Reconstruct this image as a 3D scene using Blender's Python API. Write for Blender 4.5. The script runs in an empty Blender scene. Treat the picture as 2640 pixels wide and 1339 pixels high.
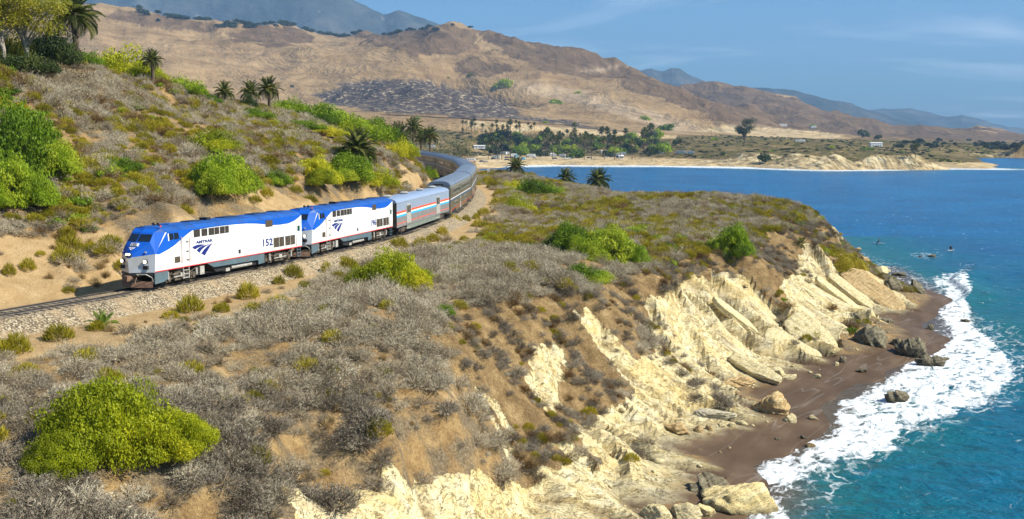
import bpy, bmesh, math, random
import numpy as np
from mathutils import Vector, Matrix
R = math.radians
rnd = random.Random(7)
scn = bpy.context.scene
col = scn.collection

# ------------------------------------------------------------------ camera, light, exposure
CAMH, FOC, PITCH = 25.0, 2700.0, math.atan2(669.5-350, 2700.0)
cam = bpy.data.objects.new('camera', bpy.data.cameras.new('camera'))
col.objects.link(cam); scn.camera = cam
cam.location = (0, 0, CAMH); cam.rotation_euler = (math.pi/2-PITCH, 0, 0)
cam.data.sensor_width = 36; cam.data.lens = 36*FOC/2640
cam.data.clip_start = 1; cam.data.clip_end = 60000
SUN_AZ, SUN_EL = R(-13), R(42)            # azimuth from +X, towards the sun
sdir = Vector((math.cos(SUN_EL)*math.cos(SUN_AZ), math.cos(SUN_EL)*math.sin(SUN_AZ), math.sin(SUN_EL)))
sun = bpy.data.objects.new('sun', bpy.data.lights.new('sun', 'SUN'))
col.objects.link(sun); sun.location = (60, -20, 80)
sun.rotation_euler = sdir.to_track_quat('Z', 'Y').to_euler()
sun.data.energy = 5.0; sun.data.angle = R(0.53); sun.data.color = (1, .94, .80)

world = bpy.data.worlds.new('World'); scn.world = world; world.use_nodes = True
def build_world():
    nt = world.node_tree; nt.nodes.clear()
    N, L = nt.nodes.new, nt.links.new
    out = N('ShaderNodeOutputWorld'); bg = N('ShaderNodeBackground'); bg.inputs[1].default_value = 0.062
    sky = N('ShaderNodeTexSky'); sky.sky_type = 'NISHITA'; sky.sun_disc = False
    sky.sun_elevation = SUN_EL; sky.sun_rotation = math.pi/2-SUN_AZ
    sky.air_density = 1.0; sky.dust_density = 1.6; sky.ozone_density = 3.0; sky.altitude = 30
    geo = N('ShaderNodeTexCoord')
    # thin high cloud: noise over the direction, flattened on to a high sheet
    sep = N('ShaderNodeSeparateXYZ'); L(geo.outputs['Generated'], sep.inputs[0])
    add = N('ShaderNodeMath'); add.operation = 'ADD'; add.inputs[1].default_value = 0.06; L(sep.outputs[2], add.inputs[0])
    dv = N('ShaderNodeVectorMath'); dv.operation = 'DIVIDE'; L(geo.outputs['Generated'], dv.inputs[0])
    cmb = N('ShaderNodeCombineXYZ')
    for i in range(3): L(add.outputs[0], cmb.inputs[i])
    L(cmb.outputs[0], dv.inputs[1])
    mp = N('ShaderNodeMapping'); mp.inputs['Scale'].default_value = (.35, .55, 0); mp.inputs['Rotation'].default_value = (0, 0, .5)
    L(dv.outputs[0], mp.inputs[0])
    n1 = N('ShaderNodeTexNoise'); n1.inputs['Scale'].default_value = .9; n1.inputs['Detail'].default_value = 9; n1.inputs['Roughness'].default_value = .62
    n1.inputs['Distortion'].default_value = .9
    L(mp.outputs[0], n1.inputs['Vector'])
    cr = N('ShaderNodeMapRange'); cr.inputs[1].default_value = .54; cr.inputs[2].default_value = .80; cr.inputs[3].default_value = 0; cr.inputs[4].default_value = .75
    L(n1.outputs[0], cr.inputs[0])
    tint = N('ShaderNodeMixRGB'); tint.blend_type = 'MULTIPLY'; tint.inputs[0].default_value = 1; tint.inputs[2].default_value = SKY_TINT
    L(sky.outputs[0], tint.inputs[1])
    mx = N('ShaderNodeMixRGB'); mx.inputs[2].default_value = (9.0, 10.0, 11.0, 1)
    L(cr.outputs[0], mx.inputs[0]); L(tint.outputs[0], mx.inputs[1]); L(mx.outputs[0], bg.inputs[0]); L(bg.outputs[0], out.inputs[0])
SKY_TINT = (.46, .86, 1.20, 1)
build_world()
vs = scn.view_settings
vs.view_transform = 'Standard'; vs.look = 'None'; vs.exposure = 0.80; vs.gamma = 1; vs.use_curve_mapping = False
scn.render.engine = 'CYCLES'
scn.cycles.use_denoising = True
scn.cycles.max_bounces = 6; scn.cycles.diffuse_bounces = 2; scn.cycles.glossy_bounces = 2; scn.cycles.transparent_max_bounces = 8
scn.cycles.volume_bounces = 0

# ------------------------------------------------------------------ helpers
def unproj(u, v, z):
    """point of the place seen at picture point (u, v), given its height"""
    x = u*1.02484-1320; y = 669.5-v*1.02484
    ry = FOC*math.cos(PITCH)+y*math.sin(PITCH); rz = -FOC*math.sin(PITCH)+y*math.cos(PITCH)
    t = (z-CAMH)/rz
    return (x*t, ry*t, z)
def at_dist(u, v, d):
    x = u*1.02484-1320; y = 669.5-v*1.02484
    ry = FOC*math.cos(PITCH)+y*math.sin(PITCH); rz = -FOC*math.sin(PITCH)+y*math.cos(PITCH)
    t = d/ry
    return (x*t, d, CAMH+rz*t)
def project(x, y, z):
    z = z-CAMH
    d = y*math.cos(PITCH)-z*math.sin(PITCH); up = y*math.sin(PITCH)+z*math.cos(PITCH)
    d = np.maximum(d, .1)
    return (1320+FOC*x/d)/1.02484, (669.5-FOC*up/d)/1.02484
def _hash(ix, iy, s):
    n = (ix.astype(np.int64)*374761393+iy.astype(np.int64)*668265263+s*144269504) & 0x7fffffff
    n = ((n ^ (n >> 13))*1274126177) & 0x7fffffff
    return ((n ^ (n >> 16)) & 0xffff)/32767.5-1
def noise(x, y, s=0):
    x = np.asarray(x, float); y = np.asarray(y, float)
    x0 = np.floor(x); y0 = np.floor(y); fx = x-x0; fy = y-y0
    fx = fx*fx*fx*(fx*(fx*6-15)+10); fy = fy*fy*fy*(fy*(fy*6-15)+10)
    a = _hash(x0, y0, s); b = _hash(x0+1, y0, s); c = _hash(x0, y0+1, s); d = _hash(x0+1, y0+1, s)
    return (a+(b-a)*fx)*(1-fy)+(c+(d-c)*fx)*fy
def fbm(x, y, o=4, s=0, g=.5):
    r = 0; a = 1; n = 0; x = np.asarray(x, float); y = np.asarray(y, float)
    for i in range(o):
        r = r+a*noise(x, y, s+i*17); n += a; a *= g
        x, y = 1.6*x+1.2*y+5.3, -1.2*x+1.6*y+2.1
    return r/n
def ridged(x, y, o=4, s=0):
    r = 0; a = 1; n = 0; x = np.asarray(x, float); y = np.asarray(y, float)
    for i in range(o):
        r = r+a*(1-2*np.abs(noise(x, y, s+i*17))); n += a; a *= .5
        x, y = 1.6*x+1.2*y+5.3, -1.2*x+1.6*y+2.1
    return r/n
def smooth(a, b, x):
    t = np.clip((np.asarray(x, float)-a)/(b-a), 0, 1); return t*t*(3-2*t)
class Surf:
    """smooth surface through scattered heights"""
    def __init__(s, pts, scale):
        p = np.array(pts, float); s.sc = scale; s.c = p[:, :2]/scale; z = p[:, 2]; n = len(p)
        d = np.hypot(s.c[:, None, 0]-s.c[None, :, 0], s.c[:, None, 1]-s.c[None, :, 1])
        A = np.zeros((n+3, n+3)); A[:n, :n] = -np.sqrt(d*d+1e-4); A[:n, :n] += np.eye(n)*-2e-3*0
        A[:n, n] = 1; A[:n, n+1:] = s.c; A[n, :n] = 1; A[n+1:, :n] = s.c.T
        s.w = np.linalg.lstsq(A, np.concatenate([z, [0, 0, 0]]), rcond=1e-9)[0]; s.n = n
    def __call__(s, x, y):
        x = np.asarray(x, float); shp = x.shape; x = x.ravel()/s.sc; y = np.asarray(y, float).ravel()/s.sc
        out = np.empty(len(x))
        for i in range(0, len(x), 20000):
            a, b = x[i:i+20000], y[i:i+20000]
            d = np.sqrt((a[:, None]-s.c[None, :, 0])**2+(b[:, None]-s.c[None, :, 1])**2+1e-4)
            out[i:i+20000] = -(d@s.w[:s.n])+s.w[s.n]+s.w[s.n+1]*a+s.w[s.n+2]*b
        return out.reshape(shp)
def inpoly(u, v, poly):
    r = np.zeros(np.shape(u), bool); n = len(poly)
    for i in range(n):
        x1, y1 = poly[i]; x2, y2 = poly[(i+1) % n]
        if y1 == y2: continue
        c = (y1 > v) != (y2 > v)
        r ^= c & (u < (x2-x1)*(v-y1)/(y2-y1)+x1)
    return r
def np_mesh(name, verts, faces, smooth_=False):
    """faces: (n,k) int array or a list of such arrays"""
    me = bpy.data.meshes.new(name)
    if not isinstance(faces, list): faces = [faces]
    faces = [np.asarray(f, np.int32) for f in faces if len(f)]
    verts = np.asarray(verts, np.float32)
    me.vertices.add(len(verts)); me.vertices.foreach_set('co', verts.ravel())
    li = np.concatenate([f.ravel() for f in faces]); tot = np.concatenate([np.full(len(f), f.shape[1], np.int32) for f in faces])
    me.loops.add(len(li)); me.loops.foreach_set('vertex_index', li)
    me.polygons.add(len(tot)); st = np.concatenate([[0], np.cumsum(tot)[:-1]]).astype(np.int32)
    me.polygons.foreach_set('loop_start', st); me.polygons.foreach_set('loop_total', tot)
    if smooth_: me.polygons.foreach_set('use_smooth', np.ones(len(tot), bool))
    me.update(calc_edges=True)
    return me
def attr(me, name, vals):
    a = me.attributes.new(name, 'FLOAT', 'POINT'); a.data.foreach_set('value', np.asarray(vals, np.float32).ravel())
def link(name, me, mats=None, parent=None, loc=None, rot=None, scale=None):
    o = bpy.data.objects.new(name, me); col.objects.link(o)
    if mats is not None and me is not None and len(me.materials) == 0:
        for m in (mats if isinstance(mats, (list, tuple)) else [mats]): me.materials.append(m)
    if parent is not None: o.parent = parent
    if loc is not None: o.location = loc
    if rot is not None: o.rotation_euler = rot
    if scale is not None: o.scale = scale if hasattr(scale, '__len__') else (scale,)*3
    return o
def empty(name, loc=(0, 0, 0), rot=(0, 0, 0)):
    o = bpy.data.objects.new(name, None); col.objects.link(o); o.location = loc; o.rotation_euler = rot; o.empty_display_size = .3
    return o
def tag(o, label=None, cat=None, group=None, kind=None):
    if label: o['label'] = label
    if cat: o['category'] = cat
    if group: o['group'] = group
    if kind: o['kind'] = kind
    return o
def copy_tree(o, parent=None, loc=None):
    c = o.copy(); col.objects.link(c)
    if parent is not None: c.parent = parent
    for ch in KIDS.get(o.name, []):
        d = copy_tree(bpy.data.objects[ch], c)
        KIDS.setdefault(c.name, []).append(d.name)
    return c
KIDS = {}
def reg(o):
    if o.parent is not None: KIDS.setdefault(o.parent.name, []).append(o.name)
    return o
class MB:
    """collects boxes, bars, prisms and tubes into one mesh"""
    def __init__(s): s.v = []; s.f = []; s.mi = []
    def face(s, pts, m=0):
        b = len(s.v); s.v += [tuple(p) for p in pts]; s.f.append(tuple(range(b, b+len(pts)))); s.mi.append(m); return s
    def box(s, x0, x1, y0, y1, z0, z1, m=0):
        b = len(s.v)
        s.v += [(x0, y0, z0), (x1, y0, z0), (x1, y1, z0), (x0, y1, z0), (x0, y0, z1), (x1, y0, z1), (x1, y1, z1), (x0, y1, z1)]
        for q in ((0, 3, 2, 1), (4, 5, 6, 7), (0, 1, 5, 4), (1, 2, 6, 5), (2, 3, 7, 6), (3, 0, 4, 7)):
            s.f.append(tuple(b+i for i in q)); s.mi.append(m)
        return s
    def prism(s, prof, a, b_, axis='x', m=0):
        """profile (list of 2-tuples) swept from a to b along an axis"""
        n = len(prof); b = len(s.v)
        def P(t, p):
            return (t, p[0], p[1]) if axis == 'x' else (p[0], t, p[1]) if axis == 'y' else (p[0], p[1], t)
        s.v += [P(a, p) for p in prof]+[P(b_, p) for p in prof]
        for i in range(n):
            j = (i+1) % n; s.f.append((b+i, b+j, b+n+j, b+n+i)); s.mi.append(m)
        s.f.append(tuple(b+n+i for i in range(n))); s.mi.append(m)
        s.f.append(tuple(b+n-1-i for i in range(n))); s.mi.append(m)
        return s
    def tube(s, p, q, r, n=8, r2=None, m=0, caps=True):
        p = Vector(p); q = Vector(q); d = (q-p).normalized(); r2 = r if r2 is None else r2
        a = d.orthogonal().normalized(); c = d.cross(a); b = len(s.v)
        for (o, rr) in ((p, r), (q, r2)):
            for i in range(n):
                t = 2*math.pi*i/n; s.v.append(tuple(o+(a*math.cos(t)+c*math.sin(t))*rr))
        for i in range(n):
            j = (i+1) % n; s.f.append((b+i, b+j, b+n+j, b+n+i)); s.mi.append(m)
        if caps:
            s.f.append(tuple(b+n+i for i in range(n))); s.mi.append(m); s.f.append(tuple(b+n-1-i for i in range(n))); s.mi.append(m)
        return s
    def path(s, pts, rad, n=6, m=0):
        pts = [Vector(p) for p in pts]; b = len(s.v); k = len(pts)
        rad = rad if hasattr(rad, '__len__') else [rad]*k
        for i, p in enumerate(pts):
            d = (pts[min(i+1, k-1)]-pts[max(i-1, 0)]).normalized()
            a = d.cross(Vector((.13, .27, .95)))
            a = (d.orthogonal() if a.length < 1e-3 else a).normalized(); c = d.cross(a)
            for j in range(n):
                t = 2*math.pi*j/n; s.v.append(tuple(p+(a*math.cos(t)+c*math.sin(t))*rad[i]))
        for i in range(k-1):
            for j in range(n):
                l = (j+1) % n; s.f.append((b+i*n+j, b+i*n+l, b+(i+1)*n+l, b+(i+1)*n+j)); s.mi.append(m)
        s.f.append(tuple(b+(k-1)*n+j for j in range(n))); s.mi.append(m)
        s.f.append(tuple(b+n-1-j for j in range(n))); s.mi.append(m)
        return s
    def mesh(s, name, bevel=0, smooth_=False):
        me = bpy.data.meshes.new(name); me.from_pydata(s.v, [], s.f)
        me.polygons.foreach_set('material_index', s.mi)
        if bevel:
            bm = bmesh.new(); bm.from_mesh(me); bmesh.ops.recalc_face_normals(bm, faces=bm.faces)
            bmesh.ops.bevel(bm, geom=list(bm.edges), offset=bevel, segments=1, affect='EDGES', clamp_overlap=True); bm.to_mesh(me); bm.free()
        else:
            bm = bmesh.new(); bm.from_mesh(me); bmesh.ops.recalc_face_normals(bm, faces=bm.faces); bm.to_mesh(me); bm.free()
        if smooth_: me.polygons.foreach_set('use_smooth', [True]*len(me.polygons))
        me.update(); return me
    def build(s, name, mats, parent=None, bevel=0, smooth_=False, **k):
        return reg(link(name, s.mesh(name, bevel, smooth_), mats, parent, **k))

# ------------------------------------------------------------------ material building
class NT:
    def __init__(s, m): s.nt = m.node_tree; s.nt.nodes.clear()
    def n(s, t, **k):
        nd = s.nt.nodes.new('ShaderNode'+t)
        for a, b in k.items():
            if a.startswith('i_'):
                kk = a[2:]; nd.inputs[int(kk) if kk.isdigit() else kk.replace('_', ' ')].default_value = b
            else: setattr(nd, a, b)
        return nd
    def l(s, a, b): s.nt.links.new(a, b)
    def noise(s, vec, scale, detail=4, rough=.55, dist=0):
        nd = s.n('TexNoise', i_Scale=scale, i_Detail=detail, i_Roughness=rough, i_Distortion=dist)
        if vec is not None: s.l(vec, nd.inputs['Vector'])
        return nd.outputs[0]
    def ramp(s, fac, stops):
        nd = s.n('ValToRGB'); e = nd.color_ramp.elements
        while len(e) < len(stops): e.new(.5)
        for i, (p, c) in enumerate(stops): e[i].position = p; e[i].color = tuple(c)+(1,)
        s.l(fac, nd.inputs[0]); return nd.outputs[0]
    def mix(s, fac, a, b, mode='MIX'):
        nd = s.n('MixRGB', blend_type=mode)
        for i, x in enumerate((fac, a, b)):
            if isinstance(x, (int, float)): nd.inputs[i].default_value = x
            elif isinstance(x, tuple): nd.inputs[i].default_value = x+(1,) if len(x) == 3 else x
            else: s.l(x, nd.inputs[i])
        return nd.outputs[0]
    def math(s, op, a, b=None, c=None):
        nd = s.n('Math', operation=op)
        for i, x in enumerate((a, b, c)):
            if x is None: continue
            if isinstance(x, (int, float)): nd.inputs[i].default_value = x
            else: s.l(x, nd.inputs[i])
        return nd.outputs[0]
    def rng(s, x, a, b, c=0, d=1):
        nd = s.n('MapRange', i_1=a, i_2=b, i_3=c, i_4=d); s.l(x, nd.inputs[0]); return nd.outputs[0]
    def attr(s, name):
        return s.n('Attribute', attribute_name=name).outputs['Fac']
    def pos(s): return s.n('NewGeometry').outputs['Position']
    def map(s, vec, scale, rot=(0, 0, 0), loc=(0, 0, 0)):
        if any(rot):
            n0 = s.n('Mapping'); n0.inputs['Rotation'].default_value = rot; s.l(vec, n0.inputs[0]); vec = n0.outputs[0]
        nd = s.n('Mapping'); nd.inputs['Scale'].default_value = scale; nd.inputs['Location'].default_value = loc
        s.l(vec, nd.inputs[0]); return nd.outputs[0]
    def bump(s, h, strength, dist, prev=None):
        nd = s.n('Bump', i_Strength=strength, i_Distance=dist); s.l(h, nd.inputs['Height'])
        if prev is not None: s.l(prev, nd.inputs['Normal'])
        return nd.outputs[0]
    def out(s, colr, rough=.9, normal=None, spec=.2, metal=0, transl=0):
        p = s.n('BsdfPrincipled')
        for k, x in (('Base Color', colr), ('Roughness', rough), ('Specular IOR Level', spec), ('Metallic', metal)):
            if isinstance(x, tuple): p.inputs[k].default_value = x+(1,) if len(x) == 3 else x
            elif isinstance(x, (int, float)): p.inputs[k].default_value = x
            else: s.l(x, p.inputs[k])
        if normal is not None: s.l(normal, p.inputs['Normal'])
        o = s.n('OutputMaterial'); sh = p.outputs[0]
        if transl:
            t = s.n('BsdfTranslucent'); m = s.n('MixShader'); m.inputs[0].default_value = transl
            if isinstance(colr, tuple): t.inputs[0].default_value = colr+(1,)
            else: s.l(colr, t.inputs[0])
            s.l(sh, m.inputs[1]); s.l(t.outputs[0], m.inputs[2]); sh = m.outputs[0]
        s.l(sh, o.inputs[0]); return p
def new_mat(name):
    m = bpy.data.materials.new(name); m.use_nodes = True; return m, NT(m)
def plain(name, c, rough=.6, var=.12, scale=3, metal=0, spec=.4, bump=0, bscale=30, dirt=None, dscale=1.2):
    m, t = new_mat(name)
    co = t.n('TexCoord').outputs['Object']
    a = t.noise(co, scale, 5)
    lo = tuple(x*(1-var) for x in c); hi = tuple(min(1, x*(1+var)) for x in c)
    cc = t.ramp(a, [(.3, lo), (.7, hi)])
    if dirt:
        d = t.rng(t.noise(t.map(co, (dscale, dscale, dscale*.25)), 2.0, 6, .65), .48, .72, 0, .7)
        cc = t.mix(d, cc, dirt)
    nrm = t.bump(t.noise(co, bscale, 4), .4, bump) if bump else None
    t.out(cc, rough, nrm, spec, metal); return m
def leafy(name, stops, transl=.25, rough=.6, nscale=1.2, spec=.25):
    """foliage: colour changes from plant to plant and from clump to clump"""
    m, t = new_mat(name)
    oi = t.n('ObjectInfo'); co = t.n('TexCoord').outputs['Object']
    a = t.math('ADD', t.math('MULTIPLY', oi.outputs['Random'], .5), t.math('MULTIPLY', t.noise(co, nscale, 3), .8))
    a = t.math('ADD', t.math('SUBTRACT', a, .12), t.math('MULTIPLY', t.math('SUBTRACT', t.noise(co, nscale*9, 2), .5), .5))
    t.out(t.ramp(a, stops), rough, None, spec, 0, transl); return m
# ------------------------------------------------------------------ the railway line in plan
HS = [(-60, 40), (-20, 30), (-1, 24.5), (10.05, 21.4), (30.65, 15.9), (54.75, 8.7), (82, 3.6), (109, 0), (135, -6), (161, -11.5), (187, -17), (240, -27), (320, -40)]
TS = np.arange(-60, 320, .5)
_h = np.radians(np.interp(TS, *zip(*HS)))
TX = np.concatenate([[0], np.cumsum(np.sin((_h[1:]+_h[:-1])/2)*.5)]); TY = np.concatenate([[0], np.cumsum(np.cos((_h[1:]+_h[:-1])/2)*.5)])
_i = int(np.argmin(abs(TS-1.0))); TX += -26.86-TX[_i]; TY += 74.18-TY[_i]
_g = np.maximum(0, TS-70); TZ = 14.15+.0185*_g*_g/(_g+12)
def trk(s): return tuple(float(np.interp(s, TS, a)) for a in (TX, TY, TZ, _h))
def track_coord(x, y):
    """distance along the line and signed offset (right is positive)"""
    sh = np.shape(x); x = np.ravel(x); y = np.ravel(y); S = np.empty(len(x)); O = np.empty(len(x))
    px, py = TX[::4], TY[::4]; ph = _h[::4]; ps = TS[::4]
    for i in range(0, len(x), 40000):
        a = x[i:i+40000, None]-px; b = y[i:i+40000, None]-py
        k = np.argmin(a*a+b*b, 1); r = np.arange(len(k)); a = a[r, k]; b = b[r, k]; c, s_ = np.cos(ph[k]), np.sin(ph[k])
        S[i:i+40000] = ps[k]+a*s_+b*c; O[i:i+40000] = a*c-b*s_
    return S.reshape(sh), O.reshape(sh)

# ------------------------------------------------------------------ the near ground: headland, hillside, cliff, beach
NP = []
for s in range(-40, 230, 12):
    x, y, z, h = trk(s)
    for off, dz in ((-5.2, -.7), (0, -.8), (6, -1.3)):
        NP.append((x+off*math.cos(h), y-off*math.sin(h), z+dz))
for u, v, d in [(0, 600, 80), (0, 450, 90), (0, 300, 100), (0, 190, 110), (-150, 640, 74), (-200, 450, 86), (-200, 200, 105), (-250, 60, 118),
                (150, 640, 82), (150, 500, 90), (150, 350, 103), (150, 215, 118), (240, 165, 128),
                (300, 500, 92), (300, 350, 110), (300, 230, 130), (400, 208, 140),
                (450, 520, 92), (450, 400, 112), (450, 290, 138), (470, 232, 150),
                (600, 540, 93), (600, 450, 106), (600, 350, 124), (600, 275, 158),
                (750, 510, 100), (750, 420, 120), (750, 335, 150), (740, 288, 175),
                (900, 480, 112), (900, 400, 138), (880, 325, 190),
                (1000, 450, 135), (1000, 410, 165), (980, 372, 205), (1060, 445, 170), (1050, 415, 195), (1030, 386, 222)]:
    NP.append(at_dist(u, v, d))
NP += [(-70, 150, 31), (-60, 180, 28), (-80, 200, 25), (-45, 195, 26), (-80, 300, 15), (-88, 120, 33), (-55, 235, 21), (-45, 262, 20.5), (-60, 300, 14), (-42, 330, 12), (-88, 90, 28), (-88, 60, 20), (-60, 40, 14), (-88, 30, 14)]
# headland top
for u, v, z in [(1300, 560, 12.6), (1330, 437, 15.2), (1500, 470, 13), (1800, 503, 12.5), (2000, 524, 12), (2060, 545, 11), (2095, 580, 9.5), (1250, 500, 13.6), (1230, 436, 15.6),
                (1600, 560, 12), (1850, 560, 11.2), (1450, 620, 12.2), (1700, 620, 11.5), (1950, 590, 10.8), (1150, 640, 12.9), (900, 700, 13), (700, 780, 13), (1000, 760, 12.4),
                (2170, 690, 2.5), (2120, 610, 6.5), (2140, 650, 4.6),
                (2030, 600, 10), (1900, 660, 9.5), (1650, 700, 10.5), (1480, 735, 11), (1280, 745, 12), (1130, 800, 11.8), (1100, 860, 11.2),
                (600, 900, 12), (300, 1050, 11.4), (100, 850, 13), (0, 1250, 10.6), (-200, 1100, 12), (250, 1300, 9.8), (500, 1250, 9.2), (850, 1250, 7.2), (700, 1100, 10), (1000, 1100, 8.6), (850, 1000, 10.4), (400, 830, 13), (-100, 900, 13.2),
                (1120, 1000, 9.2), (1200, 950, 8.6), (1300, 1100, 4.6), (1330, 1250, 2.0), (1200, 1200, 4.6), (1050, 1290, 4.2), (800, 1340, 5.0), (1250, 1330, 1.6), (500, 1400, 7),
                (1400, 850, 8), (1500, 950, 4.6), (1600, 1000, 3.0), (1650, 850, 5.8), (1800, 800, 5.0), (1700, 720, 9), (1900, 740, 6), (2050, 700, 5.0), (1950, 650, 8.6), (1450, 1050, 3.2),
                (2000, 780, 4), (1750, 900, 3.0), (2150, 730, 3.0), (1900, 860, 2.4), (1550, 1120, 2.6), (1430, 1230, 2.4), (1620, 1160, 1.6), (1750, 1030, 1.7),
                (2280, 775, .9), (2180, 795, .9), (2070, 890, .9), (1960, 940, .8), (1840, 975, .9), (1960, 1040, .5), (1880, 1080, .7), (1700, 1100, .9), (1800, 1190, .8), (1590, 1265, .9), (1750, 1250, .6), (1480, 1330, 1.2), (1650, 1330, .7)]:
    NP.append(unproj(u, v, z))
WATER = [(2090, 585), (2150, 628), (2225, 672), (2330, 728), (2375, 780), (2390, 850), (2255, 925), (2225, 960), (2115, 1005), (2095, 1070), (2060, 1098), (1980, 1148), (1893, 1180), (1935, 1240), (1880, 1300), (1840, 1345), (1800, 1420)]
WL = np.array([unproj(u, v, 0)[:2] for u, v in WATER])
for i, (x, y) in enumerate(WL):
    if i: NP.append((x, y, 0.0)); NP.append((x+14, y-3, -1.1)); NP.append((x+30, y-6, -2.5))
NP += [(8, 288, -1.5), (30, 268, -1.5), (52, 224, -1.5), (66, 198, -1.5), (68, 178, -1.5), (95, 200, -5), (60, 300, -5), (20, 320, -3), (-14, 300, 12.5), (-8, 330, 5), (0, 282, 5), (22, 262, 4), (46, 219, 4), (61, 192, 3), (95, 100, -5), (80, 60, -5), (45, 40, -4), (20, 35, -1)]
near_s = Surf(NP, 40.0)

# ------------------------------------------------------------------ the far land: bay, valley, hills
FP = []
for u, v, d in [(300, 24, 2800), (0, -20, 2600), (-300, -40, 2500), (540, 58, 2900), (720, 68, 2900), (900, 68, 3000), (950, 55, 2900), (1190, 68, 3000), (1300, 86, 3000), (1450, 100, 3000), (1550, 130, 2950), (1620, 160, 2900),
                (1700, 200, 2800), (1780, 240, 2700), (1870, 290, 2500), (1920, 315, 2400), (400, 40, 2800), (1050, 62, 2950),
                (600, 150, 2300), (800, 130, 2400), (1200, 180, 2400), (1200, 110, 2750), (700, 90, 2750), (300, 100, 2350), (450, 200, 2000), (650, 230, 1900), (100, 100, 2200), (-300, 100, 2100), (950, 150, 2350), (1040, 165, 2300),
                (1350, 160, 2600), (1500, 180, 2650), (1500, 230, 2400), (1500, 290, 2000), (1650, 290, 2100), (1700, 320, 1900), (1800, 335, 1700), (1650, 240, 2500), (1750, 300, 2200), (1300, 230, 2300), (1400, 260, 2150),
                (800, 240, 2000), (850, 212, 2050), (940, 203, 2050), (1050, 202, 2000), (1150, 222, 1950), (1250, 258, 1900), (1320, 285, 1800), (1000, 285, 1600), (1200, 288, 1620), (850, 270, 1750), (1500, 320, 1600), (1400, 300, 1700),
                (1150, 297, 1500), (1300, 308, 1480), (1500, 328, 1450), (1000, 292, 1500), (1650, 340, 1450), (1250, 325, 1330), (1400, 335, 1320), (1550, 342, 1320),
                (2100, 392, 790), (1870, 384, 900), (1980, 388, 840), (2200, 392, 790), (2300, 394, 800), (2430, 406, 850), (2000, 365, 1125), (2000, 348, 1500), (1950, 334, 1900), (2200, 365, 1237), (2300, 358, 1700), (2400, 375, 1250), (1800, 365, 1200), (1750, 372, 1100), (1700, 362, 1250),
                (1720, 212, 3800), (1830, 214, 3800), (1900, 228, 3800), (2000, 258, 3900), (2060, 262, 3750), (2110, 262, 3700), (2200, 282, 3700), (2300, 312, 3700), (2450, 333, 4000), (2576, 345, 4200), (2750, 352, 4300),
                (2000, 300, 3000), (2100, 330, 2500), (2300, 345, 2500), (2150, 300, 3300), (2576, 357, 2800), (2576, 372, 1190), (2700, 374, 1250), (2500, 366, 1500), (2750, 366, 2000), (1880, 262, 3200), (2100, 285, 3400), (2020, 320, 2700)]:
    FP.append(at_dist(u, v, d))
for x, y, z in list(FP)[:18]: FP.append((x*1.25, y*1.25, z*.75))
for x, y, z in list(FP)[:18:2]: FP.append((x*1.6, y*1.6, z*.35))
for u, v, d in [(1720, 212, 3800), (1900, 228, 3800), (2110, 262, 3700), (2300, 312, 3700), (2576, 345, 4200)]:
    x, y, z = at_dist(u, v, d); FP.append((x*1.25, y*1.25, z*.5))
for u, v, z in [(1250, 407, 2.6), (1350, 405, 2.6), (1500, 402, 2.6), (1650, 402, 2.6), (1800, 407, 2.6), (1950, 413, 2.2), (1200, 398, 3.5), (1400, 385, 5.5), (1550, 385, 5.5), (1650, 384, 6), (1250, 380, 6), (1150, 360, 9), (2100, 420, 1.5), (2300, 416, 1.5), (1000, 340, 14)]:
    FP.append(unproj(u, v, z))
BAYW = [(1190, 455), (1215, 440), (1240, 432), (1270, 422), (1300, 418), (1345, 416), (1500, 417), (1700, 418), (1900, 422), (2000, 426), (2100, 428), (2200, 427), (2300, 424), (2400, 424), (2470, 425), (2492, 420), (2485, 410), (2468, 401), (2500, 397.5), (2576, 397), (2700, 398), (2900, 402)]
BW = np.array([unproj(u, v, 0)[:2] for u, v in BAYW])
for i, (x, y) in enumerate(BW):
    FP.append((x, y, 0.0))
    k = (y-40)/y if i < 14 else (y-14)/y
    if not 14 < i < 18: FP.append((x*k, y*k, -3))
FP += [(60, 400, -10), (150, 500, -10), (250, 600, -10), (60, 600, -8), (450, 700, -10), (300, 300, -10), (300, 80, -10), (520, 1000, -6), (600, 900, -10), (-60, 330, 10), (-90, 480, 9), (-170, 500, 24), (-200, 330, 30), (-240, 700, 24), (-120, 800, 12), (-60, 560, 7), (-300, 1200, 40), (-500, 1500, 90)]
far_s = Surf(FP, 600.0)

ROCKZ = [[(1445, 785), (1480, 788), (1560, 880), (1660, 965), (1610, 1000), (1560, 940), (1500, 870)],
         [(1620, 770), (1700, 712), (1800, 690), (1890, 702), (1940, 760), (2000, 790), (1960, 820), (2100, 880), (2100, 940), (1950, 960), (1830, 985), (1850, 990), (1980, 1050), (1900, 1095), (1700, 1110), (1840, 1190), (1790, 1250), (1600, 1290), (1540, 1225), (1460, 1140), (1440, 1080), (1600, 1010), (1590, 930), (1640, 870)],
         [(2025, 605), (2060, 640), (2180, 680), (2320, 780), (2230, 815), (2150, 795), (2110, 890), (1990, 800), (1960, 720), (2000, 680)],
         [(1350, 880), (1400, 860), (1420, 950), (1400, 1040), (1350, 1010), (1320, 960)],
         [(1370, 1120), (1430, 1130), (1600, 1270), (1620, 1400), (1310, 1400), (1330, 1210), (1400, 1190), (1430, 1160)],
         [(860, 1255), (960, 1190), (1050, 1205), (1150, 1170), (1320, 1225), (1340, 1400), (560, 1400), (700, 1280)],
         [(1205, 960), (1240, 1010), (1290, 1130), (1300, 1175), (1255, 1130), (1235, 1060)],
         [(2085, 560), (2110, 580), (2125, 610), (2108, 605)], [(1780, 610), (1800, 600), (1815, 640), (1800, 660)]]
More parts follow.
